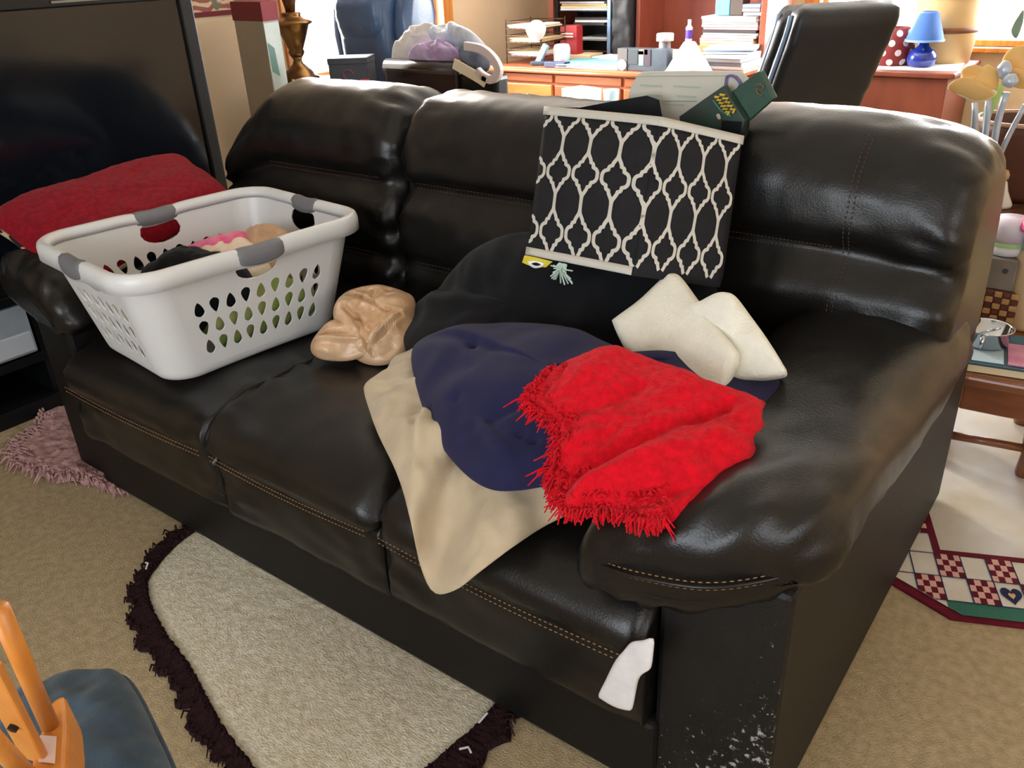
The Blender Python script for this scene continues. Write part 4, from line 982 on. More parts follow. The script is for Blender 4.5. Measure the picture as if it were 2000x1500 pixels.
heap('blue_shirt', 'pale blue and white shirt on top of the clothes heap', (160, 184, 214), (226, 230, 236), [(-3.161, 3.480, 1.111), (-3.074, 3.480, 1.146), (-2.952, 3.480, 1.142), (-2.845, 3.480, 1.092), (-2.784, 3.480, 1.039), (-2.857, 3.480, 1.016), (-2.988, 3.480, 1.047), (-3.125, 3.480, 1.058)], .05, 5)
heap('denim_jeans', 'faded grey blue jeans at the right of the clothes heap', (120, 130, 148), (170, 178, 190), [(-2.989, 3.460, 1.034), (-2.920, 3.460, 1.060), (-2.822, 3.460, 1.047), (-2.760, 3.460, 1.011), (-2.773, 3.460, 0.968), (-2.862, 3.460, 0.961), (-2.943, 3.460, 0.987)], .04, 11)
def strap(pts, wid, th):
    g = G(); vs = []; P = [Vector(p) for p in pts]
    for i, p in enumerate(P):
        t = (P[min(i+1, len(P)-1)]-P[max(i-1, 0)]).normalized(); n = t.cross(Vector((0, 1, 0))).normalized()
        for a, b in ((-1, 0), (1, 0), (1, 1), (-1, 1)): vs.append(p + n*a*wid/2 + Vector((0, b*th, 0)))
    L = len(P)
    fs = [(i*4+k, i*4+(k+1) % 4, (i+1)*4+(k+1) % 4, (i+1)*4+k) for i in range(L-1) for k in range(4)] + [(0,1,2,3), (L*4-1, L*4-2, L*4-3, L*4-4)]
    return g.add(vs, fs)
P = spline([(-2.944, 3.400, 0.974), (-2.863, 3.400, 0.943), (-2.784, 3.400, 0.911), (-2.744, 3.400, 0.891)], 20, False)
tag(obj('cream_belt', strap(P, .052, .008), M('cream_webbing', (220, 206, 178), rough=.7), bevel=.002), 'flat cream strap hanging diagonally from the clothes heap', 'belt')
P = spline([(-2.870, 3.400, 1.057), (-2.764, 3.400, 1.043), (-2.698, 3.400, 1.003), (-2.669, 3.400, 0.958), (-2.681, 3.400, 0.924), (-2.720, 3.400, 0.906), (-2.773, 3.400, 0.923), (-2.804, 3.400, 0.946)], 40, False)
tag(obj('pale_sleeve', strap(P, .04, .03), M('pale_pink_knit', (206, 190, 190), rough=.9, bump=.3, bs=200), bevel=.004), 'pale pink sleeve looping down the right side of the heap', 'clothes')

# ------------------------------------------------------------------ desk
m_cherry = wood('cherry_wood', (150, 84, 52), (172, 102, 62), rough=.35, scale=(2, 20, 20))
m_cherry_lit = wood('cherry_wood_lit', (192, 118, 58), (206, 134, 72), rough=.35, scale=(2, 20, 20))  # same cherry, brighter: light falling on the left drawers is put into the colour
m_redwood = wood('mahogany', (138, 70, 52), (154, 84, 64), rough=.3, scale=(4, 4, 1))
m_knob = M('brushed_steel', (176, 176, 176), rough=.3, metal=.9)
dk = thing('writing_desk', 'long cherry wood desk with drawers, along the back wall', 'desk', (-3.06, 5.5, 0))
obj('desktop', G().bb(-3.98, -2.16, 4.98, 5.95, .72, .75), m_cherry, dk, bevel=.006)
obj('edge_moulding', G().tube([(-3.98, 4.975, .728), (-2.16, 4.975, .728)], .012, 8), m_cherry, dk, smooth=True)
obj('carcass', G().bb(-3.94, -2.2, 5.02, 5.9, .08, .72), m_cherry, dk, bevel=.004)
xs_ = (-3.93, -3.44, -2.90, -2.22)
for i in range(3):
    a, b = xs_[i]+.012, xs_[i+1]-.012
    obj('rail', G().bb(a, b, 5.005, 5.02, .655, .705), m_cherry, dk, bevel=.003)
    for z0, z1 in ((.49, .64), (.29, .475), (.10, .275)):
        d = obj('drawer', G().bb(a, b, 4.995, 5.02, z0, z1), m_cherry_lit if i == 0 else m_cherry, dk, bevel=.006)
        for kx in (-.05, .05):
            obj('knob', G().lathe([(.008, 0), (.008, .012), (.017, .018), (.017, .026), (.008, .032)], ((a+b)/2+kx, 4.995, (z0+z1)/2), 12, axis=Matrix.Rotation(PI/2, 3, 'X')), m_knob, d, smooth=True)
obj('plinth', G().bb(-3.96, -2.18, 4.99, 5.92, 0, .08), m_cherry, dk, bevel=.004)
# hutch on the desk: dark shelf bay left, mahogany back panel right
ht = thing('desk_hutch', 'mahogany hutch on the desk with a dark shelf bay', 'cabinet', (-3.1, 5.8, .75))
hx0 = -3.90
obj('side_panel', G().bb(hx0, hx0+.045, 5.62, 6.05, .75, 1.75), m_redwood, ht, bevel=.003)
obj('divider', G().bb(-3.16, -3.13, 5.62, 6.05, .75, 1.75), m_redwood, ht, bevel=.003)
obj('side_panel', G().bb(-2.26, -2.22, 5.62, 6.05, .75, 1.75), m_redwood, ht, bevel=.003)
obj('bay_back', G().bb(hx0+.045, -3.16, 6.03, 6.05, .75, 1.75), m_blackcard, ht)
obj('back_panel', G().bb(-3.13, -2.26, 5.98, 6.0, .75, 1.75), m_redwood, ht)
obj('top_board', G().bb(hx0-.02, -2.2, 5.6, 6.07, 1.75, 1.79), m_redwood, ht, bevel=.003)
obj('shelf', G().bb(hx0+.045, -3.16, 5.66, 6.03, 1.36, 1.38), m_redwood, ht, bevel=.002)
# letter tray tower in the bay with paper stacks
m_steel = M('blue_steel', (122, 146, 178), rough=.4, metal=.3)
m_blackwire = M('black_wire', (24, 24, 26), rough=.4, metal=.4)
lt2 = thing('tray_tower', 'black four tier letter tray tower inside the hutch bay', 'organiser', (-3.6, 5.8, .75))
zt = (.86, .965, 1.06, 1.155)
for z in zt: obj('tray', G().bb(-3.80, -3.37, 5.60, 5.92, z, z+.006), m_blackwire, lt2)
for x in (-3.81, -3.365): obj('post', G().bb(x-.014, x+.014, 5.595, 5.615, .75, 1.3), m_steel if x > -3.5 else m_blackwire, lt2, bevel=.002)
for x in (-3.81, -3.365): obj('post', G().bb(x-.014, x+.014, 5.90, 5.92, .75, 1.3), m_blackwire, lt2, bevel=.002)
def papers(name, label, x0, x1, y0, y1, z, h, cols, group='paper stacks on the desk', tilt=.0, n=None):
    """stack of loose sheets / folders: each visible layer a sheet of its own"""
    t = thing(name, label, 'papers', ((x0+x1)/2, (y0+y1)/2, z), group)
    n = n or len(cols)
    for i in range(n):
        zz = z + h*i/n; j = .012
        g = G().box(((x0+x1)/2+random.uniform(-j, j), (y0+y1)/2+random.uniform(-j, j), zz+h/n*.45), (x1-x0, y1-y0, h/n*.85), random.uniform(-.06, .06)+tilt)
        obj('sheet', g, paper[cols[i % len(cols)]], t)
    return t
paper = {k: M('paper_'+k, c, rough=.8) for k, c in dict(white=(234, 236, 240), cream=(230, 216, 180), green=(170, 214, 178), pink=(214, 150, 160), blue=(130, 160, 214), grey=(160, 164, 170), tan=(196, 160, 110), dark=(60, 56, 60), cyan=(120, 206, 226)).items()}
papers('paper_stack', 'green and white notepads on the top tier of the tray tower', -3.78, -3.40, 5.61, 5.88, 1.161, .075, ['cream', 'cream', 'green', 'white'])
papers('paper_stack', 'cream and tan folders on the second tier of the tray tower', -3.78, -3.39, 5.61, 5.88, 1.066, .06, ['white', 'cream', 'tan', 'grey'])
papers('paper_stack', 'dark folders and one white sheet on the third tier of the tower', -3.66, -3.39, 5.61, 5.88, .971, .05, ['dark', 'white', 'dark'])
papers('paper_stack', 'thin grey sheets on the lowest tier of the tray tower', -3.64, -3.39, 5.61, 5.88, .866, .02, ['grey', 'white'])
bs = obj('black_bag', sweep([(5.58, .76), (5.56, .9), (5.57, 1.2), (5.6, 1.33), (5.66, 1.33), (5.7, 1.1), (5.7, .77)], -3.33, -3.17, 10, .03, M_=40, wr=.012, seed=4), M('black_nylon', (26, 25, 29), rough=.6, bump=.3, bs=60), smooth=True)
tag(bs, 'tall black nylon bag standing at the right of the hutch bay', 'bag')
# wire desk tray at the left end
wt = thing('wire_tray', 'three tier brown wire tray with papers at the left end of the desk', 'organiser', (-3.72, 5.2, .75))
m_bronze = M('bronze_wire', (86, 62, 44), rough=.4, metal=.6)
TX0, TX1, TY0, TY1 = -3.98+.06, -3.62, 5.12, 5.42
for z in (.80, .89, .98):
    g = G()
    for zz in (z, z+.045):
        g.tube([(TX0, TY0, zz), (TX1, TY0, zz), (TX1, TY1, zz), (TX0, TY1, zz)], .004, 5, closed=True)
    for q in range(7):
        x = TX0+(TX1-TX0)*q/6; g.tube([(x, TY0, z), (x, TY1, z)], .0025, 4)
    obj('tray', g, m_bronze, wt)
for x in (TX0, TX1):
    for y in (TY0, TY1): obj('post', G().tube([(x, y, .75), (x, y, 1.04)], .004, 6), m_bronze, wt)
papers('paper_stack', 'white papers on the top level of the wire tray', TX0+.02, TX1-.02, TY0+.01, TY1-.01, .985, .022, ['cream', 'white'])
papers('paper_stack', 'tan envelopes on the middle level of the wire tray', TX0+.02, TX1-.02, TY0+.01, TY1-.01, .895, .025, ['cream', 'tan', 'cream'])
papers('paper_stack', 'pinkish papers on the bottom level of the wire tray', TX0+.02, TX1-.02, TY0+.01, TY1-.01, .805, .025, ['pink', 'white', 'cream'])
g, _ = blob([(-3.719, 5.100, 0.972), (-3.673, 5.100, 1.031), (-3.608, 5.100, 1.038), (-3.563, 5.100, 1.000), (-3.581, 5.100, 0.941), (-3.643, 5.100, 0.904), (-3.694, 5.100, 0.920)], .05, .03, n=(0,-1,.2), wr=((.02, 18, 3), (.01, 40, 1)), N=60, R=14)
tag(obj('baseball_cap', g, M('white_cloth', (238, 234, 232), rough=.9), smooth=True), 'crumpled white cap hung on the corner of the wire tray', 'hat')
rb = thing('red_box', 'small red box with white print leaning by the wire tray', 'box', Vector((-3.55, 5.42, .79)))
a_, b_ = Vector((-3.663, 5.420, 0.888)), Vector((-3.522, 5.420, 0.981))
obj('carton', G().bb(a_.x, b_.x, 5.42, 5.5, .79, b_.z), M('red_card', (176, 40, 48), rough=.5), rb, bevel=.002)
for q in range(2): obj('print_line', G().bb(a_.x+.015, b_.x-.03, 5.417, 5.42, a_.z+.015+.02*q, a_.z+.025+.02*q), m_white, rb)
tag(obj('books_pair', G().bb(-3.62, -3.40, 5.40, 5.58, .752, .79), paper['cream'], bevel=.003), 'cream book lying flat under the red box', 'book')
tag(obj('white_jar', G().lathe([(.04, 0), (.058, .006), (.06, .10), (.05, .125), (.03, .13)], (-3.515, 5.22, .752), 22), M('white_gloss', (240, 242, 244), rough=.25), smooth=True), 'white plastic jar standing on the desk before the red box', 'jar')
ph = thing('phone', 'pale blue cordless phone in its cradle by the wire tray', 'phone', (-3.62, 5.13, .752))
obj('cradle', G().box((-3.64, 5.12, .765), (.10, .09, .025), .3), M('slate_plastic', (70, 84, 104), rough=.4), ph, bevel=.005)
obj('handset', G().box((-3.62, 5.13, .82), (.045, .03, .15), mat=Matrix.Rotation(.55, 3, 'Y')), M('pale_blue_plastic', (150, 190, 206), rough=.3), ph, bevel=.008)
tag(obj('navy_box', G().bb(-3.53, -3.36, 5.02, 5.09, .752, .785), M('navy_card', (50, 58, 92), rough=.5), bevel=.003), 'flat navy blue box at the front edge of the desk', 'box')
papers('paper_stack', 'loose white and blue papers across the middle of the desktop', -3.44, -2.98, 5.04, 5.38, .751, .024, ['white', 'grey', 'white', 'blue', 'white', 'cyan'], tilt=.1)
papers('paper_stack', 'tilted white sheets at the back of the desk by the bag', -3.36, -3.02, 5.36, 5.56, .751, .035, ['white', 'grey', 'white'], tilt=-.2)
# photo block / speaker box on the front of the desk
sb = thing('picture_box', 'dark printed product box with a round grey emblem on the desk front', 'box', (-2.75, 4.99, .7))
a_, b_ = Vector((-2.928, 4.985, 0.670)), Vector((-2.581, 4.985, 0.889))
bz = .752
a2, b2 = Vector((-2.955, 5.030, 0.735)), Vector((-2.605, 5.030, 0.884))
obj('carton', G().bb(a2.x, b2.x, 5.03, 5.11, bz, b2.z), M('slate_card', (62, 70, 80), rough=.4, rgb2=(84, 96, 108), vs=5), sb, bevel=.002)
W_ = b2.x-a2.x; Hh = b2.z-bz
def stripe(nm, u0, u1, v0, v1, col): obj(nm, G().bb(a2.x+W_*u0, a2.x+W_*u1, 5.026, 5.03, bz+Hh*v0, bz+Hh*v1), M('ink_%s_%d' % (nm, int(u0*100)), col, rough=.5), sb)
stripe('print_block', .0, .2, 0, 1, (84, 80, 78)); stripe('print_block', .22, .42, .3, .95, (52, 60, 66)); stripe('print_block', .44, .54, .25, .9, (120, 150, 140)); stripe('print_block', .55, .68, .25, .98, (66, 52, 66)); stripe('print_block', .44, .62, .75, .97, (180, 120, 104))
obj('emblem', G().lathe([(.034, 0), (.034, .005), (.0001, .006)], (a2.x+W_*.1, 5.027, bz+Hh*.25), 22, axis=Matrix.Rotation(PI/2, 3, 'X')), M('grey_ink', (150, 142, 150), rough=.5), sb)
tag(obj('paper_tube', G().tube([(-3.12, 5.40, .80), (-2.72, 5.42, .80)], .045, 18), M('cream_tube', (226, 222, 206), rough=.6), smooth=False), 'cream cardboard tube lying behind the printed product box', 'tube')
# bottles
pbt = thing('pill_bottle', 'grey bottle with a wide white lid at the middle of the desk', 'bottle', (-2.68, 5.2, .752))
c_ = Vector((-2.823, 5.542, 0.752)); c_ = Vector((-2.71, 5.2, .752))
obj('bottle_body', G().lathe([(.036, 0), (.038, .01), (.038, .15), (.03, .165)], c_, 20), M('grey_label', (120, 116, 124), rough=.4, rgb2=(160, 156, 160), vs=9), pbt, smooth=True)
obj('lid', G().lathe([(.055, .165), (.055, .205), (.05, .21)], c_, 20), M('white_lid', (240, 232, 228), rough=.4), pbt, smooth=True)
pbt2 = thing('spray_bottle', 'slim white bottle with a purple band against the mahogany panel', 'bottle', (-2.72, 5.6, .752))
c_ = Vector((-2.80, 5.72, .752))
obj('bottle_body', G().lathe([(.022, 0), (.024, .01), (.024, .20), (.012, .215), (.012, .25)], c_, 16), m_white, pbt2, smooth=True)
obj('band', G().lathe([(.0248, .13), (.0248, .185)], c_, 16, cap=False), M('purple_label', (96, 66, 190), rough=.4), pbt2, smooth=True)
tag(obj('pink_marker', G().lathe([(.01, 0), (.01, .11), (.006, .13)], (-2.68, 5.78, .80), 10), M('pink_plastic', (220, 110, 130), rough=.4), smooth=True), 'thin pink marker standing beside the purple banded bottle', 'marker')
tag(obj('marker_cup', G().lathe([(.03, 0), (.034, .06), (.03, .06), (.027, .004), (.0001, .004)], (-2.68, 5.78, .752), 16), M('pale_cup', (206, 190, 190), rough=.5), smooth=True), 'small pale cup holding the pink marker', 'cup')
# paper cone
tag(obj('paper_cone', G().lathe([(.15, 0), (.035, .17), (.032, .17), (.147, 0), (.15, 0)], (-2.5, 5.12, .752), 28, cap=False), M('white_paper_cone', (226, 230, 236), rough=.6), smooth=True), 'white paper cone standing on the desk behind the cardboard panel', 'cone')
papers('paper_stack', 'tall pile of magazines and folders at the right end of the hutch', -2.66, -2.28, 5.62, 5.9, .85, .18, ['tan', 'cream', 'pink', 'white', 'grey', 'dark', 'pink', 'white', 'grey', 'white', 'white'])
tag(obj('folder_box', G().bb(-2.68, -2.27, 5.6, 5.92, .752, .85), M('tan_folder', (170, 130, 84), rough=.7), bevel=.004), 'tan file box under the tall pile of magazines', 'box')
tag(obj('blue_carton', G().bb(-2.60, -2.50, 5.68, 5.80, 1.032, 1.20), M('sky_blue_card', (96, 176, 212), rough=.5), bevel=.003), 'sky blue carton standing on the magazine pile', 'box')
tag(obj('brown_carton', G().bb(-2.495, -2.41, 5.68, 5.80, 1.032, 1.19), M('dark_brown_card', (72, 60, 54), rough=.6), bevel=.003), 'dark brown carton beside the sky blue one', 'box')
papers('paper_stack', 'grey blue letters leaning right of the brown carton', -2.40, -2.28, 5.66, 5.86, 1.032, .07, ['grey', 'pink', 'blue'])
papers('paper_stack', 'thick blue grey binder pile at the right edge of the desk', -2.44, -2.2, 5.25, 5.56, .751, .085, ['white', 'grey', 'grey', 'white'])
papers('paper_stack', 'slanted loose sheets on top of the binder pile', -2.52, -2.22, 5.3, 5.6, .838, .03, ['white', 'blue', 'cream'], tilt=.25)
# white boxes standing on the open lower drawer ledge in front of the desk
lb = thing('storage_bench', 'low white bench of boxes in front of the desk drawers', 'bench', (-3.1, 4.7, 0))
obj('bench_top', G().bb(-3.3, -2.4, 4.55, 4.85, .56, .58), m_white, lb, bevel=.004)
for x in (-3.28, -2.42):
    for y in (4.58, 4.82): obj('leg', G().bb(x-.02, x+.02, y-.02, y+.02, 0, .56), m_white, lb, bevel=.003)
tag(obj('white_carton', G().box((-3.02, 4.70, .631), (.2, .16, .10), -.3), m_white, bevel=.003), 'white carton on the bench in front of the desk', 'box')
tag(obj('pale_blue_cup', G().lathe([(.04, 0), (.05, .11), (.046, .11), (.037, .004), (.0001, .004)], (-2.78, 4.66, .58), 20), M('pale_blue_china', (176, 206, 222), rough=.3), smooth=True), 'pale blue cup on the bench right of the white carton', 'cup')
papers('paper_stack', 'cream newspapers lying on the bench before the desk', -3.28, -2.9, 4.56, 4.8, .581, .02, ['cream', 'white'])
# ------------------------------------------------------------------ far right: post, office chair, credenza
struct('trim_3', G().bb(-2.56, -2.30, 6.08, 6.2, 0, ZC), wood('pale_oak_post', (206, 166, 108), (222, 184, 126), scale=(20, 20, 2)), bevel=.02)
m_chairleather = M('black_office_leather', (22, 24, 29), rough=.42, var=.15, vs=6, bump=.15, bs=200)
oc = thing('office_chair', 'black leather high backed office chair turned to the desk', 'chair', (-1.2, 3.75, 0))
RC = Matrix.Rotation(.72, 3, 'Z')
def oc_pts(o):
    for v in o.data.vertices:
        p = v.co + Vector((0, 0, 0)); q = RC @ Vector((p.x, p.y, 0)); v.co = Vector((q.x - .17 + max(0, p.z-.5)*.22, q.y, p.z if p.z < .5 else .5+(p.z-.5)*.93))
pfo = [(3.70, .50), (3.66, .7), (3.61, 1.0), (3.59, 1.22), (3.64, 1.27), (3.70, 1.26), (3.74, 1.0), (3.80, .6), (3.80, .5)]
o = obj('back_shell', sweep(pfo, -1.40, -.98, 14, .035, M_=48, wr=.004, seed=3), m_chairleather, oc, smooth=True); oc_pts(o)
pfo2 = [(y+.13, z*.985) for y, z in pfo]
o = obj('back_cushion', sweep(pfo2, -1.41, -.97, 14, .05, M_=48, wr=.006, seed=6), m_chairleather, oc, smooth=True); oc_pts(o)
m_pipe = M('piping_blue_reflection', (132, 156, 190), rough=.35)  # chair edge piping; the bluish reflection along it is painted as its colour
for dy in (0.0, .13):
    for x in (-1.405,):
        o = obj('piping', G().tube(spline([(x, y+dy, z) for y, z in ((3.74, .55), (3.70, .75), (3.665, 1.0), (3.65, 1.17), (3.66, 1.24))], 16, False), .010, 6), m_pipe, oc, smooth=True); oc_pts(o)
o = obj('seat', sweep([(3.72, .46), (3.74, .53), (4.1, .54), (4.25, .5), (4.22, .44), (3.9, .42)], -1.44, -.94, 12, .05, M_=40, wr=.005, seed=5), m_chairleather, oc, smooth=True); oc_pts(o)
o = obj('gas_column', G().lathe([(.03, .08), (.03, .43)], (-1.19, 3.95, 0), 12), m_blackplastic, oc, smooth=True); oc_pts(o)
for k in range(5):
    t = 2*PI*k/5; o = obj('star_leg', G().tube([(-1.19, 3.95, .1), (-1.19+.3*math.cos(t), 3.95+.3*math.sin(t), .07)], [.025, .016], 8), m_blackplastic, oc, smooth=True); oc_pts(o)
    w_ = obj('caster', G().lathe([(.026, -.02), (.03, 0), (.026, .02)], (-1.19+.3*math.cos(t), 3.95+.3*math.sin(t), .032), 12, axis=Matrix.Rotation(PI/2, 3, 'X')), m_blackplastic, oc, smooth=True); oc_pts(w_)
cz = thing('credenza', 'low reddish brown wooden credenza under the back window', 'cabinet', (-1.55, 5.75, 0))
m_credwood = wood('red_brown_wood', (112, 54, 38), (126, 64, 44), rough=.45, scale=(6, 6, 2))
obj('carcass', G().bb(-2.05, -1.07, 5.47, 6.1, .05, .72), m_credwood, cz, bevel=.004)
obj('top', G().bb(-2.08, -1.03, 5.43, 6.12, .725, .755), m_credwood, cz, bevel=.008)
obj('plinth', G().bb(-2.02, -1.1, 5.5, 6.08, 0, .05), m_walnut, cz)
tag(obj('lace_runner', G().box((-1.28, 5.72, .757), (.44, .42, .004), .12), M('white_lace', (232, 232, 232), rough=.9, bump=.4, bs=150)), 'white lace runner on the right half of the credenza', 'cloth')
tag(obj('white_doily', G().box((-1.62, 5.60, .757), (.24, .2, .004), -.2), M('white_lace_doily', (226, 230, 234), rough=.9, bump=.4, bs=150)), 'small white cloth at the left front of the credenza', 'cloth')
# polka dot lamp shade
pd = thing('polka_dot_shade', 'dark red lamp shade with white polka dots on the credenza', 'lampshade', Vector((-1.455, 5.72, .757)))
PC = Vector((-1.455, 5.72, .757))
rprof = [(.095, 0), (.118, .05), (.122, .10), (.105, .17), (.085, .21)]
obj('shade', G().lathe(rprof + [(.082, .21), (.10, .17), (.117, .10), (.113, .05), (.09, 0)], PC, 32, cap=False), M('dark_red_shade', (128, 36, 38), rough=.7), pd, smooth=True)
def rad(z):
    for (r0, z0), (r1, z1) in zip(rprof, rprof[1:]):
        if z0 <= z <= z1: return r0+(r1-r0)*(z-z0)/(z1-z0)
    return rprof[-1][0]
dot = M('white_dot', (226, 222, 222), rough=.7)
for row in range(4):
    for k in range(9):
        t = 2*PI*(k+(row % 2)*.5)/9; z = .025+.053*row; r = rad(z)+.001
        vs = []
        for q in range(10):
            a = 2*PI*q/10; zz = z+.019*math.sin(a); tt = t+.019*math.cos(a)/r
            vs.append(PC + Vector(((rad(max(0, min(.21, zz)))+.002)*math.cos(tt), (rad(max(0, min(.21, zz)))+.002)*math.sin(tt), zz)))
        obj('dot', G().add(vs, [tuple(range(10))]), dot, pd)
# blue lamp
bl_ = thing('blue_lamp', 'small cobalt blue table lamp with a blue shade on the credenza', 'lamp', Vector((-1.27, 5.66, .757)))
LB = Vector((-1.27, 5.66, .759))
m_cobalt = M('cobalt_glass', (28, 50, 140), rough=.15, coat=.5)
obj('base', G().lathe([(.05, 0), (.075, .015), (.082, .05), (.07, .085), (.045, .10), (.03, .115), (.025, .135)], LB, 26), m_cobalt, bl_, smooth=True)
obj('shade', G().lathe([(.105, .145), (.055, .29), (.038, .30), (.036, .295), (.053, .286), (.102, .145)], LB, 26, cap=False), M('blue_fabric_shade', (60, 106, 182), rough=.7), bl_, smooth=True)
obj('rim', G().lathe([(.107, .14), (.107, .152), (.103, .152), (.103, .14), (.107, .14)], LB, 26, cap=False), M('light_blue_trim', (120, 160, 214), rough=.6), bl_, smooth=True)
# tan pot to the left
tag(obj('tan_pot', G().lathe([(.06, 0), (.085, .04), (.09, .14), (.075, .19), (.05, .2), (.02, .26), (.0001, .265)], (-1.66, 5.85, .757), 24), M('tan_ceramic', (196, 174, 138), rough=.5), smooth=True), 'tan lidded ceramic jar behind the office chair', 'jar')
tag(obj('blue_tissue', G().box((-1.80, 5.56, .775), (.10, .08, .03), .4), M('blue_white_card', (110, 160, 214), rough=.6), bevel=.003), 'blue and white packet beside the tan jar', 'box')
# banded bucket
bu = thing('banded_bucket', 'tall tan bucket with brown bands and painted flowers on the credenza', 'bucket', Vector((-1.22, 6.0-.12, .757)))
BKc = Vector((-1.235, 5.96, .757))
m_tanb = M('tan_bentwood', (200, 168, 116), rough=.6, var=.06, vs=5)
m_bandb = M('brown_band', (112, 66, 36), rough=.6)
obj('body', G().lathe([(.165, 0), (.19, .25), (.215, .62), (.208, .62), (.18, .25), (.155, .01), (.0001, .01)], BKc, 36), m_tanb, bu, smooth=True)
for z, r, h in ((.17, .1845, .03), (.36, .1985, .045)):
    obj('band', G().lathe([(r-.002, z), (r+.004, z), (r+.004+.07*h, z+h), (r-.002, z+h)], BKc, 36, cap=False), m_bandb, bu, smooth=True)
for ang, z, rr, col in ((-2.05, .50, .045, (206, 186, 70)), (-1.75, .47, .04, (78, 40, 84)), (-1.45, .52, .05, (206, 150, 90)), (-1.6, .56, .03, (90, 120, 70))):
    r = .206; p = BKc + Vector((r*math.cos(ang), r*math.sin(ang), z)); nn = Vector((math.cos(ang), math.sin(ang), 0)); tt = Vector((-nn.y, nn.x, 0))
    ol = [p + tt*rr*math.cos(2*PI*i/10)*(1 if i % 2 else .7) + Vector((0, 0, rr*math.sin(2*PI*i/10)*(1 if i % 2 else .7))) for i in range(10)]
    g, _ = blob(ol, .008, .008, n=nn, N=40, R=6); obj('flower', g, M('flower_%d' % col[2], col, rough=.7), bu, smooth=True)
# sheer curtain hanging at the right half of the back window
g = G(); vs = []; nX, nZ = 90, 8
for j in range(nZ+1):
    for i in range(nX+1):
        x = -1.04+.78*i/nX; z = .9+1.3*j/nZ
        vs.append((x, 6.12+.022*math.sin(i*.75)+.01*math.sin(i*.31+j*.4), z))
g.add(vs, [(j*(nX+1)+i, j*(nX+1)+i+1, (j+1)*(nX+1)+i+1, (j+1)*(nX+1)+i) for j in range(nZ) for i in range(nX)])
m_sheer = bpy.data.materials.new('sheer_white'); m_sheer.use_nodes = True
_nt = m_sheer.node_tree; _nt.nodes.clear(); _o = _nt.nodes.new('ShaderNodeOutputMaterial'); _tr = _nt.nodes.new('ShaderNodeBsdfTransparent'); _tl = _nt.nodes.new('ShaderNodeBsdfTranslucent'); _mx = _nt.nodes.new('ShaderNodeMixShader'); _mx.inputs[0].default_value = .55
_tl.inputs[0].default_value = (.9, .9, .88, 1)
_nt.links.new(_tr.outputs[0], _mx.inputs[1]); _nt.links.new(_tl.outputs[0], _mx.inputs[2]); _nt.links.new(_mx.outputs[0], _o.inputs[0])
tag(obj('sheer_curtain', g, m_sheer, smooth=True, recalc=False), 'sheer white curtain over the right half of the back window', 'curtain')

# ------------------------------------------------------------------ floor vase with gold poppies behind the sofa
VC = Vector((-0.373, 2.620, 0.853)); VC.z = 0
fv = thing('flower_vase', 'tall floor vase of artificial gold poppies on silver stems behind the sofa', 'vase', Vector((VC.x-.03, 2.66, 0)))
vx, vy = VC.x-.03, 2.66
obj('vase', G().lathe([(.06, 0), (.075, .02), (.05, .25), (.04, .5), (.055, .68), (.06, .70), (.052, .70), (.035, .5), (.0001, .45)], (vx, vy, 0), 22), M('smoked_glass', (60, 58, 60), rough=.15), fv, smooth=True)
m_stem = M('silver_stem', (176, 186, 200), rough=.35, metal=.3)
m_gold = M('gold_petal', (206, 158, 86), rough=.6, rgb2=(216, 176, 108), vs=10)
m_petaledge = M('cream_petal_edge', (232, 216, 178), rough=.6)
V0 = Vector((vx, vy, .66))
def stem(pts, r): obj('stem', G().tube(spline([V0 + Vector((random.uniform(-.02, .02), random.uniform(-.02, .02), 0))] + [Vector(p) for p in pts], 18, False), r, 7), m_stem, fv, smooth=True)
stem([(-0.423, 2.600, 0.989), (-0.432, 2.600, 1.048)], .0085); stem([(-0.393, 2.620, 0.928), (-0.405, 2.620, 1.060)], .0085); stem([(-0.365, 2.580, 0.924), (-0.366, 2.580, 1.010), (-0.361, 2.580, 1.080)], .009); stem([(-0.349, 2.580, 0.901), (-0.331, 2.580, 0.986), (-0.312, 2.580, 1.052)], .007); stem([(-0.453, 2.700, 1.141), (-0.459, 2.700, 1.203)], .008) if False else None
def petal(pts, n, mat, top=.012, bot=.004, nm='petal'):
    g, _ = blob(pts, top, bot, n=n, p=2.5, wr=((.004, 30, 1),), N=60, R=10); return obj(nm, g, mat, fv, smooth=True)
petal([(-0.479, 2.600, 1.111), (-0.478, 2.600, 1.130), (-0.455, 2.600, 1.141), (-0.430, 2.600, 1.137), (-0.420, 2.600, 1.143), (-0.395, 2.600, 1.127), (-0.386, 2.600, 1.096), (-0.394, 2.600, 1.076), (-0.434, 2.580, 1.083), (-0.467, 2.580, 1.094)], (0, -.75, .6), m_gold)
petal([(-0.496, 2.550, 1.091), (-0.485, 2.550, 1.106), (-0.459, 2.550, 1.115), (-0.427, 2.550, 1.106), (-0.394, 2.550, 1.089), (-0.383, 2.550, 1.077), (-0.401, 2.550, 1.066), (-0.425, 2.550, 1.062), (-0.457, 2.550, 1.072), (-0.483, 2.550, 1.078)], (0, -.6, .8), m_gold)
petal([(-0.499, 2.562, 1.086), (-0.458, 2.562, 1.065), (-0.426, 2.562, 1.055), (-0.397, 2.562, 1.061), (-0.379, 2.562, 1.079), (-0.390, 2.562, 1.086), (-0.430, 2.562, 1.079), (-0.475, 2.562, 1.090)], (0, -.6, .8), m_petaledge, .006, .004, 'petal_edge')
petal([(-0.398, 2.660, 1.145), (-0.388, 2.660, 1.173), (-0.367, 2.660, 1.183), (-0.342, 2.660, 1.178), (-0.325, 2.660, 1.097), (-0.353, 2.660, 1.089), (-0.385, 2.660, 1.107)], (0, -.8, .5), m_gold)
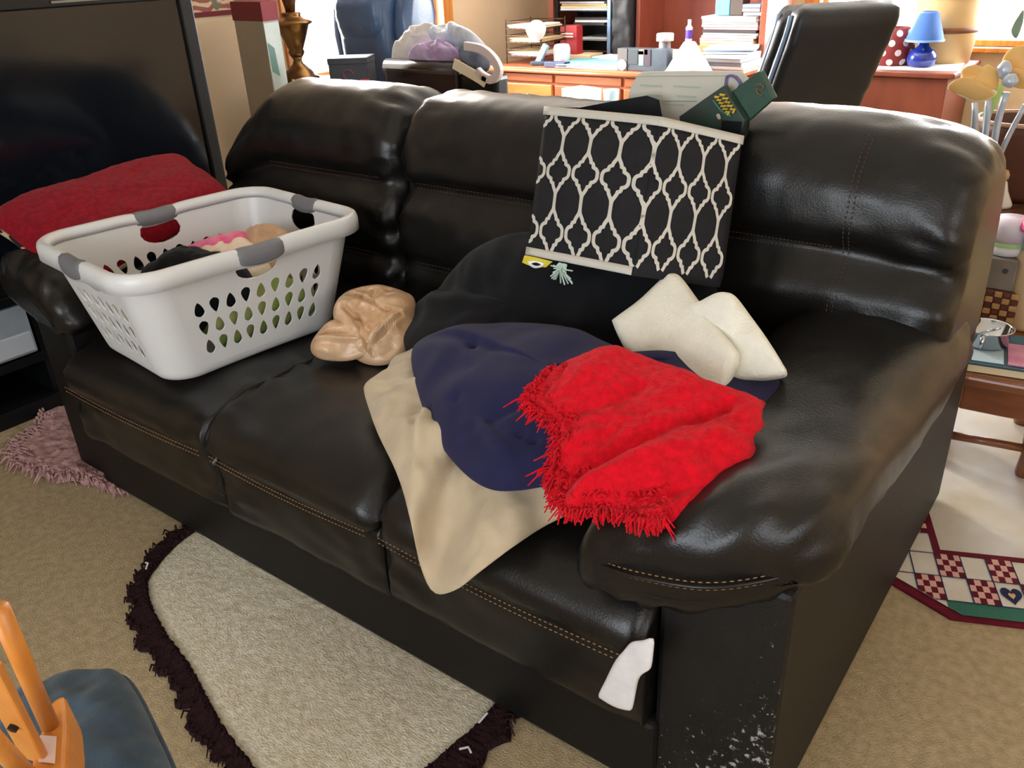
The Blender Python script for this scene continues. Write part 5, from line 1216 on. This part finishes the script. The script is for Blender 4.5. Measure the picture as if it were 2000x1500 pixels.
petal([(-0.391, 2.630, 1.123), (-0.369, 2.630, 1.134), (-0.332, 2.630, 1.125), (-0.319, 2.630, 1.088), (-0.347, 2.630, 1.085), (-0.380, 2.630, 1.098)], (0, -.7, .6), m_gold)
obj('bud', G().lathe([(.004, 0), (.016, .01), (.018, .03), (.008, .045)], Vector((-0.379, 2.600, 1.108)), 14), m_stem, fv, smooth=True)
obj('bud', G().lathe([(.004, 0), (.018, .008), (.02, .02), (.01, .035)], Vector((-0.358, 2.580, 1.091)), 14), m_stem, fv, smooth=True)
m_leaf = M('pale_green_leaf', (150, 190, 110), rough=.6)
petal([(-0.415, 2.640, 1.030), (-0.402, 2.640, 1.077), (-0.387, 2.640, 1.094), (-0.379, 2.640, 1.071), (-0.388, 2.640, 1.038), (-0.397, 2.640, 0.991), (-0.407, 2.640, 0.977)], (0, -1, .2), m_leaf, .005, .003, 'leaf')
petal([(-0.389, 2.640, 1.222), (-0.379, 2.640, 1.258), (-0.370, 2.640, 1.270), (-0.366, 2.640, 1.240), (-0.373, 2.640, 1.204)], (0, -1, .2), M('leaf_grey_green', (120, 140, 116), rough=.7), .004, .002, 'leaf')

# ------------------------------------------------------------------ right: plant stand with brown pot, wooden side table and its pile
ps = thing('plant_stand', 'dark wooden plant stand under the brown pot', 'stand', (-.36, 3.3, 0))
obj('top', G().lathe([(.19, .60), (.2, .61), (.2, .63), (.19, .635)], (-.36, 3.3, 0), 28), m_walnut, ps, smooth=False)
for k in range(3):
    t = 2*PI*k/3+.4; obj('leg', G().tube([(-.36+.17*math.cos(t), 3.3+.17*math.sin(t), 0), (-.36+.12*math.cos(t), 3.3+.12*math.sin(t), .6)], .018, 8), m_walnut, ps, smooth=True)
bp_ = thing('brown_pot', 'large dark brown clay pot with a pale rim on the plant stand', 'pot', (-.36, 3.32, .637))
PP = Vector((-0.387, 3.320, 0.606)); PP = Vector((PP.x, 3.32, .637))
obj('pot', G().lathe([(.09, 0), (.10, .02), (.135, .22), (.145, .255), (.13, .255), (.12, .2), (.0001, .18)], PP, 30), M('brown_clay', (84, 48, 34), rough=.55, var=.1, vs=8), bp_, smooth=True)
obj('rim', G().lathe([(.146, .25), (.152, .255), (.15, .263), (.143, .263), (.140, .255)], PP, 30, cap=False), M('pale_clay_rim', (176, 140, 112), rough=.6), bp_, smooth=True)
fg = thing('figurine', 'small white and tan figurine in front of the brown pot', 'figurine', Vector((-0.398, 3.160, 0.577)))
FC = Vector((Vector((-0.398, 3.160, 0.577)).x, 3.17, .636))
obj('gown', G().lathe([(.04, 0), (.042, .01), (.022, .05), (.014, .08), (.01, .085)], FC, 16), M('white_porcelain', (206, 206, 204), rough=.3), fg, smooth=True)
obj('head', G().lathe([(.003, .082), (.014, .092), (.016, .105), (.01, .118), (.001, .122)], FC, 14), M('tan_porcelain', (186, 150, 118), rough=.4), fg, smooth=True)

m_tablewood = wood('reddish_oak', (112, 62, 36), (132, 78, 46), rough=.3, scale=(3, 14, 14), coat=.3)
sd_ = thing('side_table', 'polished reddish oak side table with a bowed apron, right of the sofa', 'table', (.02, 2.62, 0))
F1, F2 = Vector((-0.312, 2.406, 0.360)), Vector((-0.150, 2.434, 0.360))
du = (F2-F1).normalized(); dv = Vector((-du.y, du.x, 0)); W_ = .62; Dp = .52
def TB(u, v, z): p = F1 + du*u + dv*v; return Vector((p.x, p.y, z))
ol = [TB(.0, 0, 0)] + [TB(W_*t, -.02*math.sin(PI*t), 0) for t in (.15, .3, .5, .7, .85)] + [TB(W_, 0, 0), TB(W_, Dp, 0), TB(0, Dp, 0)]
obj('tabletop', G().slab([p + Vector((0,0,.325)) for p in ol], (0,0,1), .035), m_tablewood, sd_, bevel=.012, seg=3)
ol2 = [TB(W_*t, .035-.02*math.sin(PI*t), 0) for t in (.04, .2, .35, .5, .65, .8, .96)] + [TB(W_*.96, .06, 0), TB(W_*.04, .06, 0)]
obj('apron', G().slab([p + Vector((0,0,.235)) for p in ol2], (0,0,1), .09), m_tablewood, sd_, bevel=.006)
for u, v in ((.235, .12), (.56, .12), (.235, .46), (.56, .46)):
    b = TB(u, v, 0); obj('leg', G().lathe([(.018, 0), (.024, .02), (.02, .08), (.03, .2), (.03, .325)], b, 12), m_tablewood, sd_, smooth=True)
obj('stretcher', G().tube([TB(0, .12, .10), TB(.235, .12, .10)], .013, 8), m_tablewood, sd_, smooth=True)
obj('leg', G().lathe([(.018, 0), (.024, .02), (.02, .08), (.03, .2), (.03, .325)], TB(0, .12, 0), 12), m_tablewood, sd_, smooth=True)
# books on the table
def tb_box(name, label, cat, u0, u1, v0, v1, z0, z1, mat, **k):
    pts = [TB(u0, v0, z0), TB(u1, v0, z0), TB(u1, v1, z0), TB(u0, v1, z0)]
    return tag(obj(name, G().slab(pts, (0,0,1), z1-z0), mat, **k), label, cat)
bk_ = thing('photo_book', 'thick white paged book with a teal cover edge on the side table', 'book', TB(.2, .12, .36))
obj('pages', G().slab([TB(.015, .02, .362), TB(.5, .02, .362), TB(.5, .26, .362), TB(.015, .26, .362)], (0,0,1), .022), paper['cream'], bk_)
obj('cover', G().slab([TB(.01, .015, .384), TB(.5, .015, .384), TB(.5, .262, .384), TB(.01, .262, .384)], (0,0,1), .006), M('teal_cover', (42, 78, 92), rough=.35), bk_, bevel=.001)
tb_box('magazine', 'pink and grey magazine lying on the photo book', 'magazine', .12, .42, .03, .18, .391, .395, M('magenta_cover', (176, 92, 142), rough=.35, rgb2=(206, 150, 170), vs=12), bevel=.0005)
tb_box('pale_pamphlet', 'pale blue pamphlet under the metal pan', 'pamphlet', .02, .11, .03, .2, .391, .393, M('pale_blue_paper', (170, 192, 204), rough=.4))
pn = thing('metal_pan', 'small shiny stainless steel pan on the photo book', 'pan', TB(.1, .15, .393))
PNc = Vector((-0.279, 2.563, 0.395)); PNc = Vector((PNc.x, PNc.y+.01, .396))
m_chrome = M('stainless', (200, 204, 208), rough=.12, metal=1.0)
obj('bowl', G().lathe([(.055, 0), (.06, .004), (.062, .045), (.069, .05), (.068, .052), (.060, .048), (.056, .006), (.0001, .004)], PNc, 30), m_chrome, pn, smooth=True)
obj('handle', G().tube([PNc + Vector((.0, -.062, .046)), PNc + Vector((-.0, -.066, .02)), PNc + Vector((0, -.063, .006))], .006, 8), m_chrome, pn, smooth=True)
obj('spoon', G().tube([PNc + Vector((-.02, .01, .02)), PNc + Vector((.03, -.01, .056))], .004, 6), m_chrome, pn, smooth=True)
# wicker basket > grey box > jar
m_wick1 = M('wicker_light', (176, 136, 88), rough=.7, var=.15, vs=30); m_wick2 = M('wicker_dark', (96, 52, 32), rough=.7, var=.15, vs=30)
wk = thing('wicker_basket', 'woven brown and tan wicker basket behind the metal pan', 'basket', TB(.14, .36, .36))
WK = TB(.14, .38, .362)
wk_a, wk_b = Vector((-0.376, 2.840, 0.411)), Vector((-0.239, 2.840, 0.422))
ww = (wk_b.x-wk_a.x)/2; WK = Vector(((wk_a.x+wk_b.x)/2, 2.87, .362))
obj('liner', G().bb(WK.x-ww+.006, WK.x+ww-.006, WK.y-.075, WK.y+.075, .362, .478), m_wick2, wk, bevel=.01)
for r in range(6):
    for k in range(6):
        x0 = WK.x-ww+2*ww*k/6; m_ = m_wick1 if (k+r) % 2 == 0 else m_wick2
        yo = -.083 if (k+r) % 2 == 0 else -.078
        obj('weave', G().bb(x0+.001, x0+2*ww/6-.001, WK.y+yo, WK.y+yo+.01, .364+r*.019, .381+r*.019), m_, wk, bevel=.003)
gb_ = thing('grey_carton', 'grey carton stacked on the wicker basket', 'box', Vector((WK.x, WK.y, .48)))
gw_ = Vector((-0.263, 2.820, 0.523)).x
obj('carton', G().bb(WK.x-ww+.012, gw_, WK.y-.07, WK.y+.06, .479, .575), M('grey_brown_card', (120, 112, 102), rough=.7, var=.15, vs=10), gb_, bevel=.004)
obj('dark_spot', G().lathe([(.008, 0), (.008, .002)], (gw_-.03, WK.y-.07, .54), 10, axis=Matrix.Rotation(PI/2, 3, 'X')), m_blackcard, gb_)
jr = thing('white_jar', 'round white lidded tub with a pale green band on the grey carton', 'jar', Vector((WK.x, WK.y, .576)))
JC = Vector((WK.x-.005, WK.y, .577))
obj('tub', G().lathe([(.052, 0), (.055, .004), (.058, .03)], JC, 26), M('clear_white_tub', (214, 216, 222), rough=.3), jr, smooth=True)
obj('band', G().lathe([(.0585, .028), (.059, .042)], JC, 26, cap=False), M('pale_green_band', (168, 206, 140), rough=.4), jr, smooth=True)
obj('lid', G().lathe([(.058, .04), (.056, .09), (.045, .108), (.0001, .112)], JC, 26), M('pale_lilac_lid', (214, 208, 222), rough=.3), jr, smooth=True)
# tan canister with pink lid at the frame edge
cn = thing('tan_canister', 'tan canister with a bright pink lid at the right edge', 'canister', TB(.33, .32, .36))
CC = Vector((-0.214, 2.840, 0.589)); CC = Vector((CC.x, 2.86, .362))
obj('body', G().lathe([(.065, 0), (.07, .01), (.07, .20), (.062, .24)], CC, 24), M('tan_tin', (196, 170, 132), rough=.5), cn, smooth=True)
obj('collar', G().lathe([(.06, .24), (.062, .25), (.062, .30), (.055, .305)], CC, 24), M('white_pattern_tin', (206, 214, 222), rough=.4, rgb2=(150, 170, 186), vs=30), cn, smooth=True)
obj('lid', G().lathe([(.078, .30), (.08, .31), (.06, .345), (.03, .36), (.015, .362), (.02, .38), (.012, .395), (.0001, .398)], CC, 26), M('hot_pink_plastic', (226, 70, 134), rough=.4), cn, smooth=True)

# ------------------------------------------------------------------ glider rocker, lower left corner
m_honey = wood('honey_beech', (196, 122, 48), (210, 138, 62), rough=.35, scale=(14, 14, 3))
rk = thing('glider_rocker', 'honey coloured wooden glider rocker with blue cushion, lower left corner', 'chair', (-1.1, .1, 0))
o1, o2, o3 = [Vector(p) for p in [(-0.949, 0.234, 0.620), (-0.916, 0.228, 0.620), (-0.889, 0.184, 0.620)]]
dtop = Vector((-0.830, 0.201, 0.880)); dbot = Vector((-0.925, 0.227, 0.620))
obj('spindle', G().tube([dbot, dtop], .0105, 14), m_honey, rk, smooth=True)
d2t = Vector((-0.709, 0.121, 0.880)); d2b = Vector((-0.875, 0.177, 0.620))
obj('spindle', G().tube([d2b, d2t], .010, 14), m_honey, rk, smooth=True)
s1, s2 = Vector((-0.795, 0.165, 0.860)), Vector((-0.898, 0.195, 0.620))
ax_ = (s1-s2).normalized(); sd1 = ax_.cross(Vector((-.55, .7, -.45))).normalized(); nn_ = ax_.cross(sd1)
sl = obj('slat', G().add([s2+sd1*a*.016+nn_*b*.005+ax_*0 for a in (-1, 1) for b in (-1, 1)] + [s1+sd1*a*.016+nn_*b*.005 for a in (-1, 1) for b in (-1, 1)], [(0,1,3,2), (4,6,7,5), (0,4,5,1), (2,3,7,6), (0,2,6,4), (1,5,7,3)]), m_honey, rk, bevel=.003)
sp_ = Vector((-0.901, 0.194, 0.700)); 
camdir = (Vector((0, 0, 1.45))-sp_).normalized()
obj('screw', G().lathe([(.0055, -.004), (.0055, .004), (.0001, .005)], s2.lerp(s1, .42) + (nn_ if nn_.dot(camdir) > 0 else -nn_)*.006, 12, axis=(nn_ if nn_.dot(camdir) > 0 else -nn_).to_track_quat('Z', 'Y').to_matrix()), M('dark_screw', (40, 34, 32), rough=.4, metal=.6), sl)
# arm board: rounded front end, thick side
ab = [Vector(p) for p in [(-0.955, 0.236, 0.630), (-0.959, 0.250, 0.630), (-0.958, 0.263, 0.630), (-0.937, 0.255, 0.630), (-0.901, 0.238, 0.630), (-0.845, 0.206, 0.630), (-0.784, 0.169, 0.630), (-0.821, 0.143, 0.630), (-0.886, 0.185, 0.630), (-0.928, 0.218, 0.630)]]
obj('arm_board', G().slab(ab, (.25, 0, -1), .06), m_honey, rk, bevel=.006)
lbq = [Vector(p) + Vector((0, 0, .0015)) for p in [(-0.914, 0.211, 0.630), (-0.896, 0.222, 0.630), (-0.859, 0.201, 0.630), (-0.878, 0.191, 0.630)]]
lb_ = obj('paper_label', G().slab(lbq, (0, 0, 1), .001), M('pale_pink_paper', (222, 196, 186), rough=.7), rk); lb_['label'] = 'blank pale paper label'
m_bluecush = M('slate_blue_suede', (42, 58, 70), rough=.85, rgb2=(56, 72, 84), vs=14, bump=.3, bs=300, sheen=.2, spec=.2)
cq = [(-1.211, 0.307, 0.440), (-1.208, 0.334, 0.440), (-1.181, 0.367, 0.440), (-1.137, 0.392, 0.440), (-1.090, 0.391, 0.440), (-1.000, 0.368, 0.440), (-0.893, 0.336, 0.440), (-0.828, 0.305, 0.440), (-0.891, 0.225, 0.440), (-1.043, 0.191, 0.440), (-1.179, 0.210, 0.440), (-1.227, 0.270, 0.440)]
g, _ = blob(cq, .06, .06, n=(0, 0, 1), p=3.5, wr=((.012, 16, 3), (.006, 34, 4)), N=110, R=20)
obj('seat_cushion', g, m_bluecush, rk, smooth=True)
obj('cushion_piping', G().tube([Vector(p)+Vector((0,0,.004)) for p in spline(cq, 80)], .005, 6, closed=True), m_bluecush, rk, smooth=True)
obj('seat_frame', G().slab([Vector(p)*1 - Vector((0,0,.10)) for p in [(-1.180, 0.303, 0.440), (-1.116, 0.378, 0.440), (-0.908, 0.326, 0.440), (-0.931, 0.233, 0.440), (-1.101, 0.211, 0.440)]], (0,0,1), .035), m_honey, rk, bevel=.005)
c_ = Vector((-1.12, .22, 0))
obj('base_rail', G().box((-1.1, .2, .03), (.5, .06, .06), .5), m_honey, rk, bevel=.01)
obj('base_rail', G().box((-.95, -.12, .03), (.5, .06, .06), .5), m_honey, rk, bevel=.01)
for p in ((-1.1, .2, 0), (-.95, -.12, 0)): obj('pedestal', G().tube([(p[0], p[1], .05), (p[0], p[1], .36)], .022, 10), m_honey, rk, smooth=True)
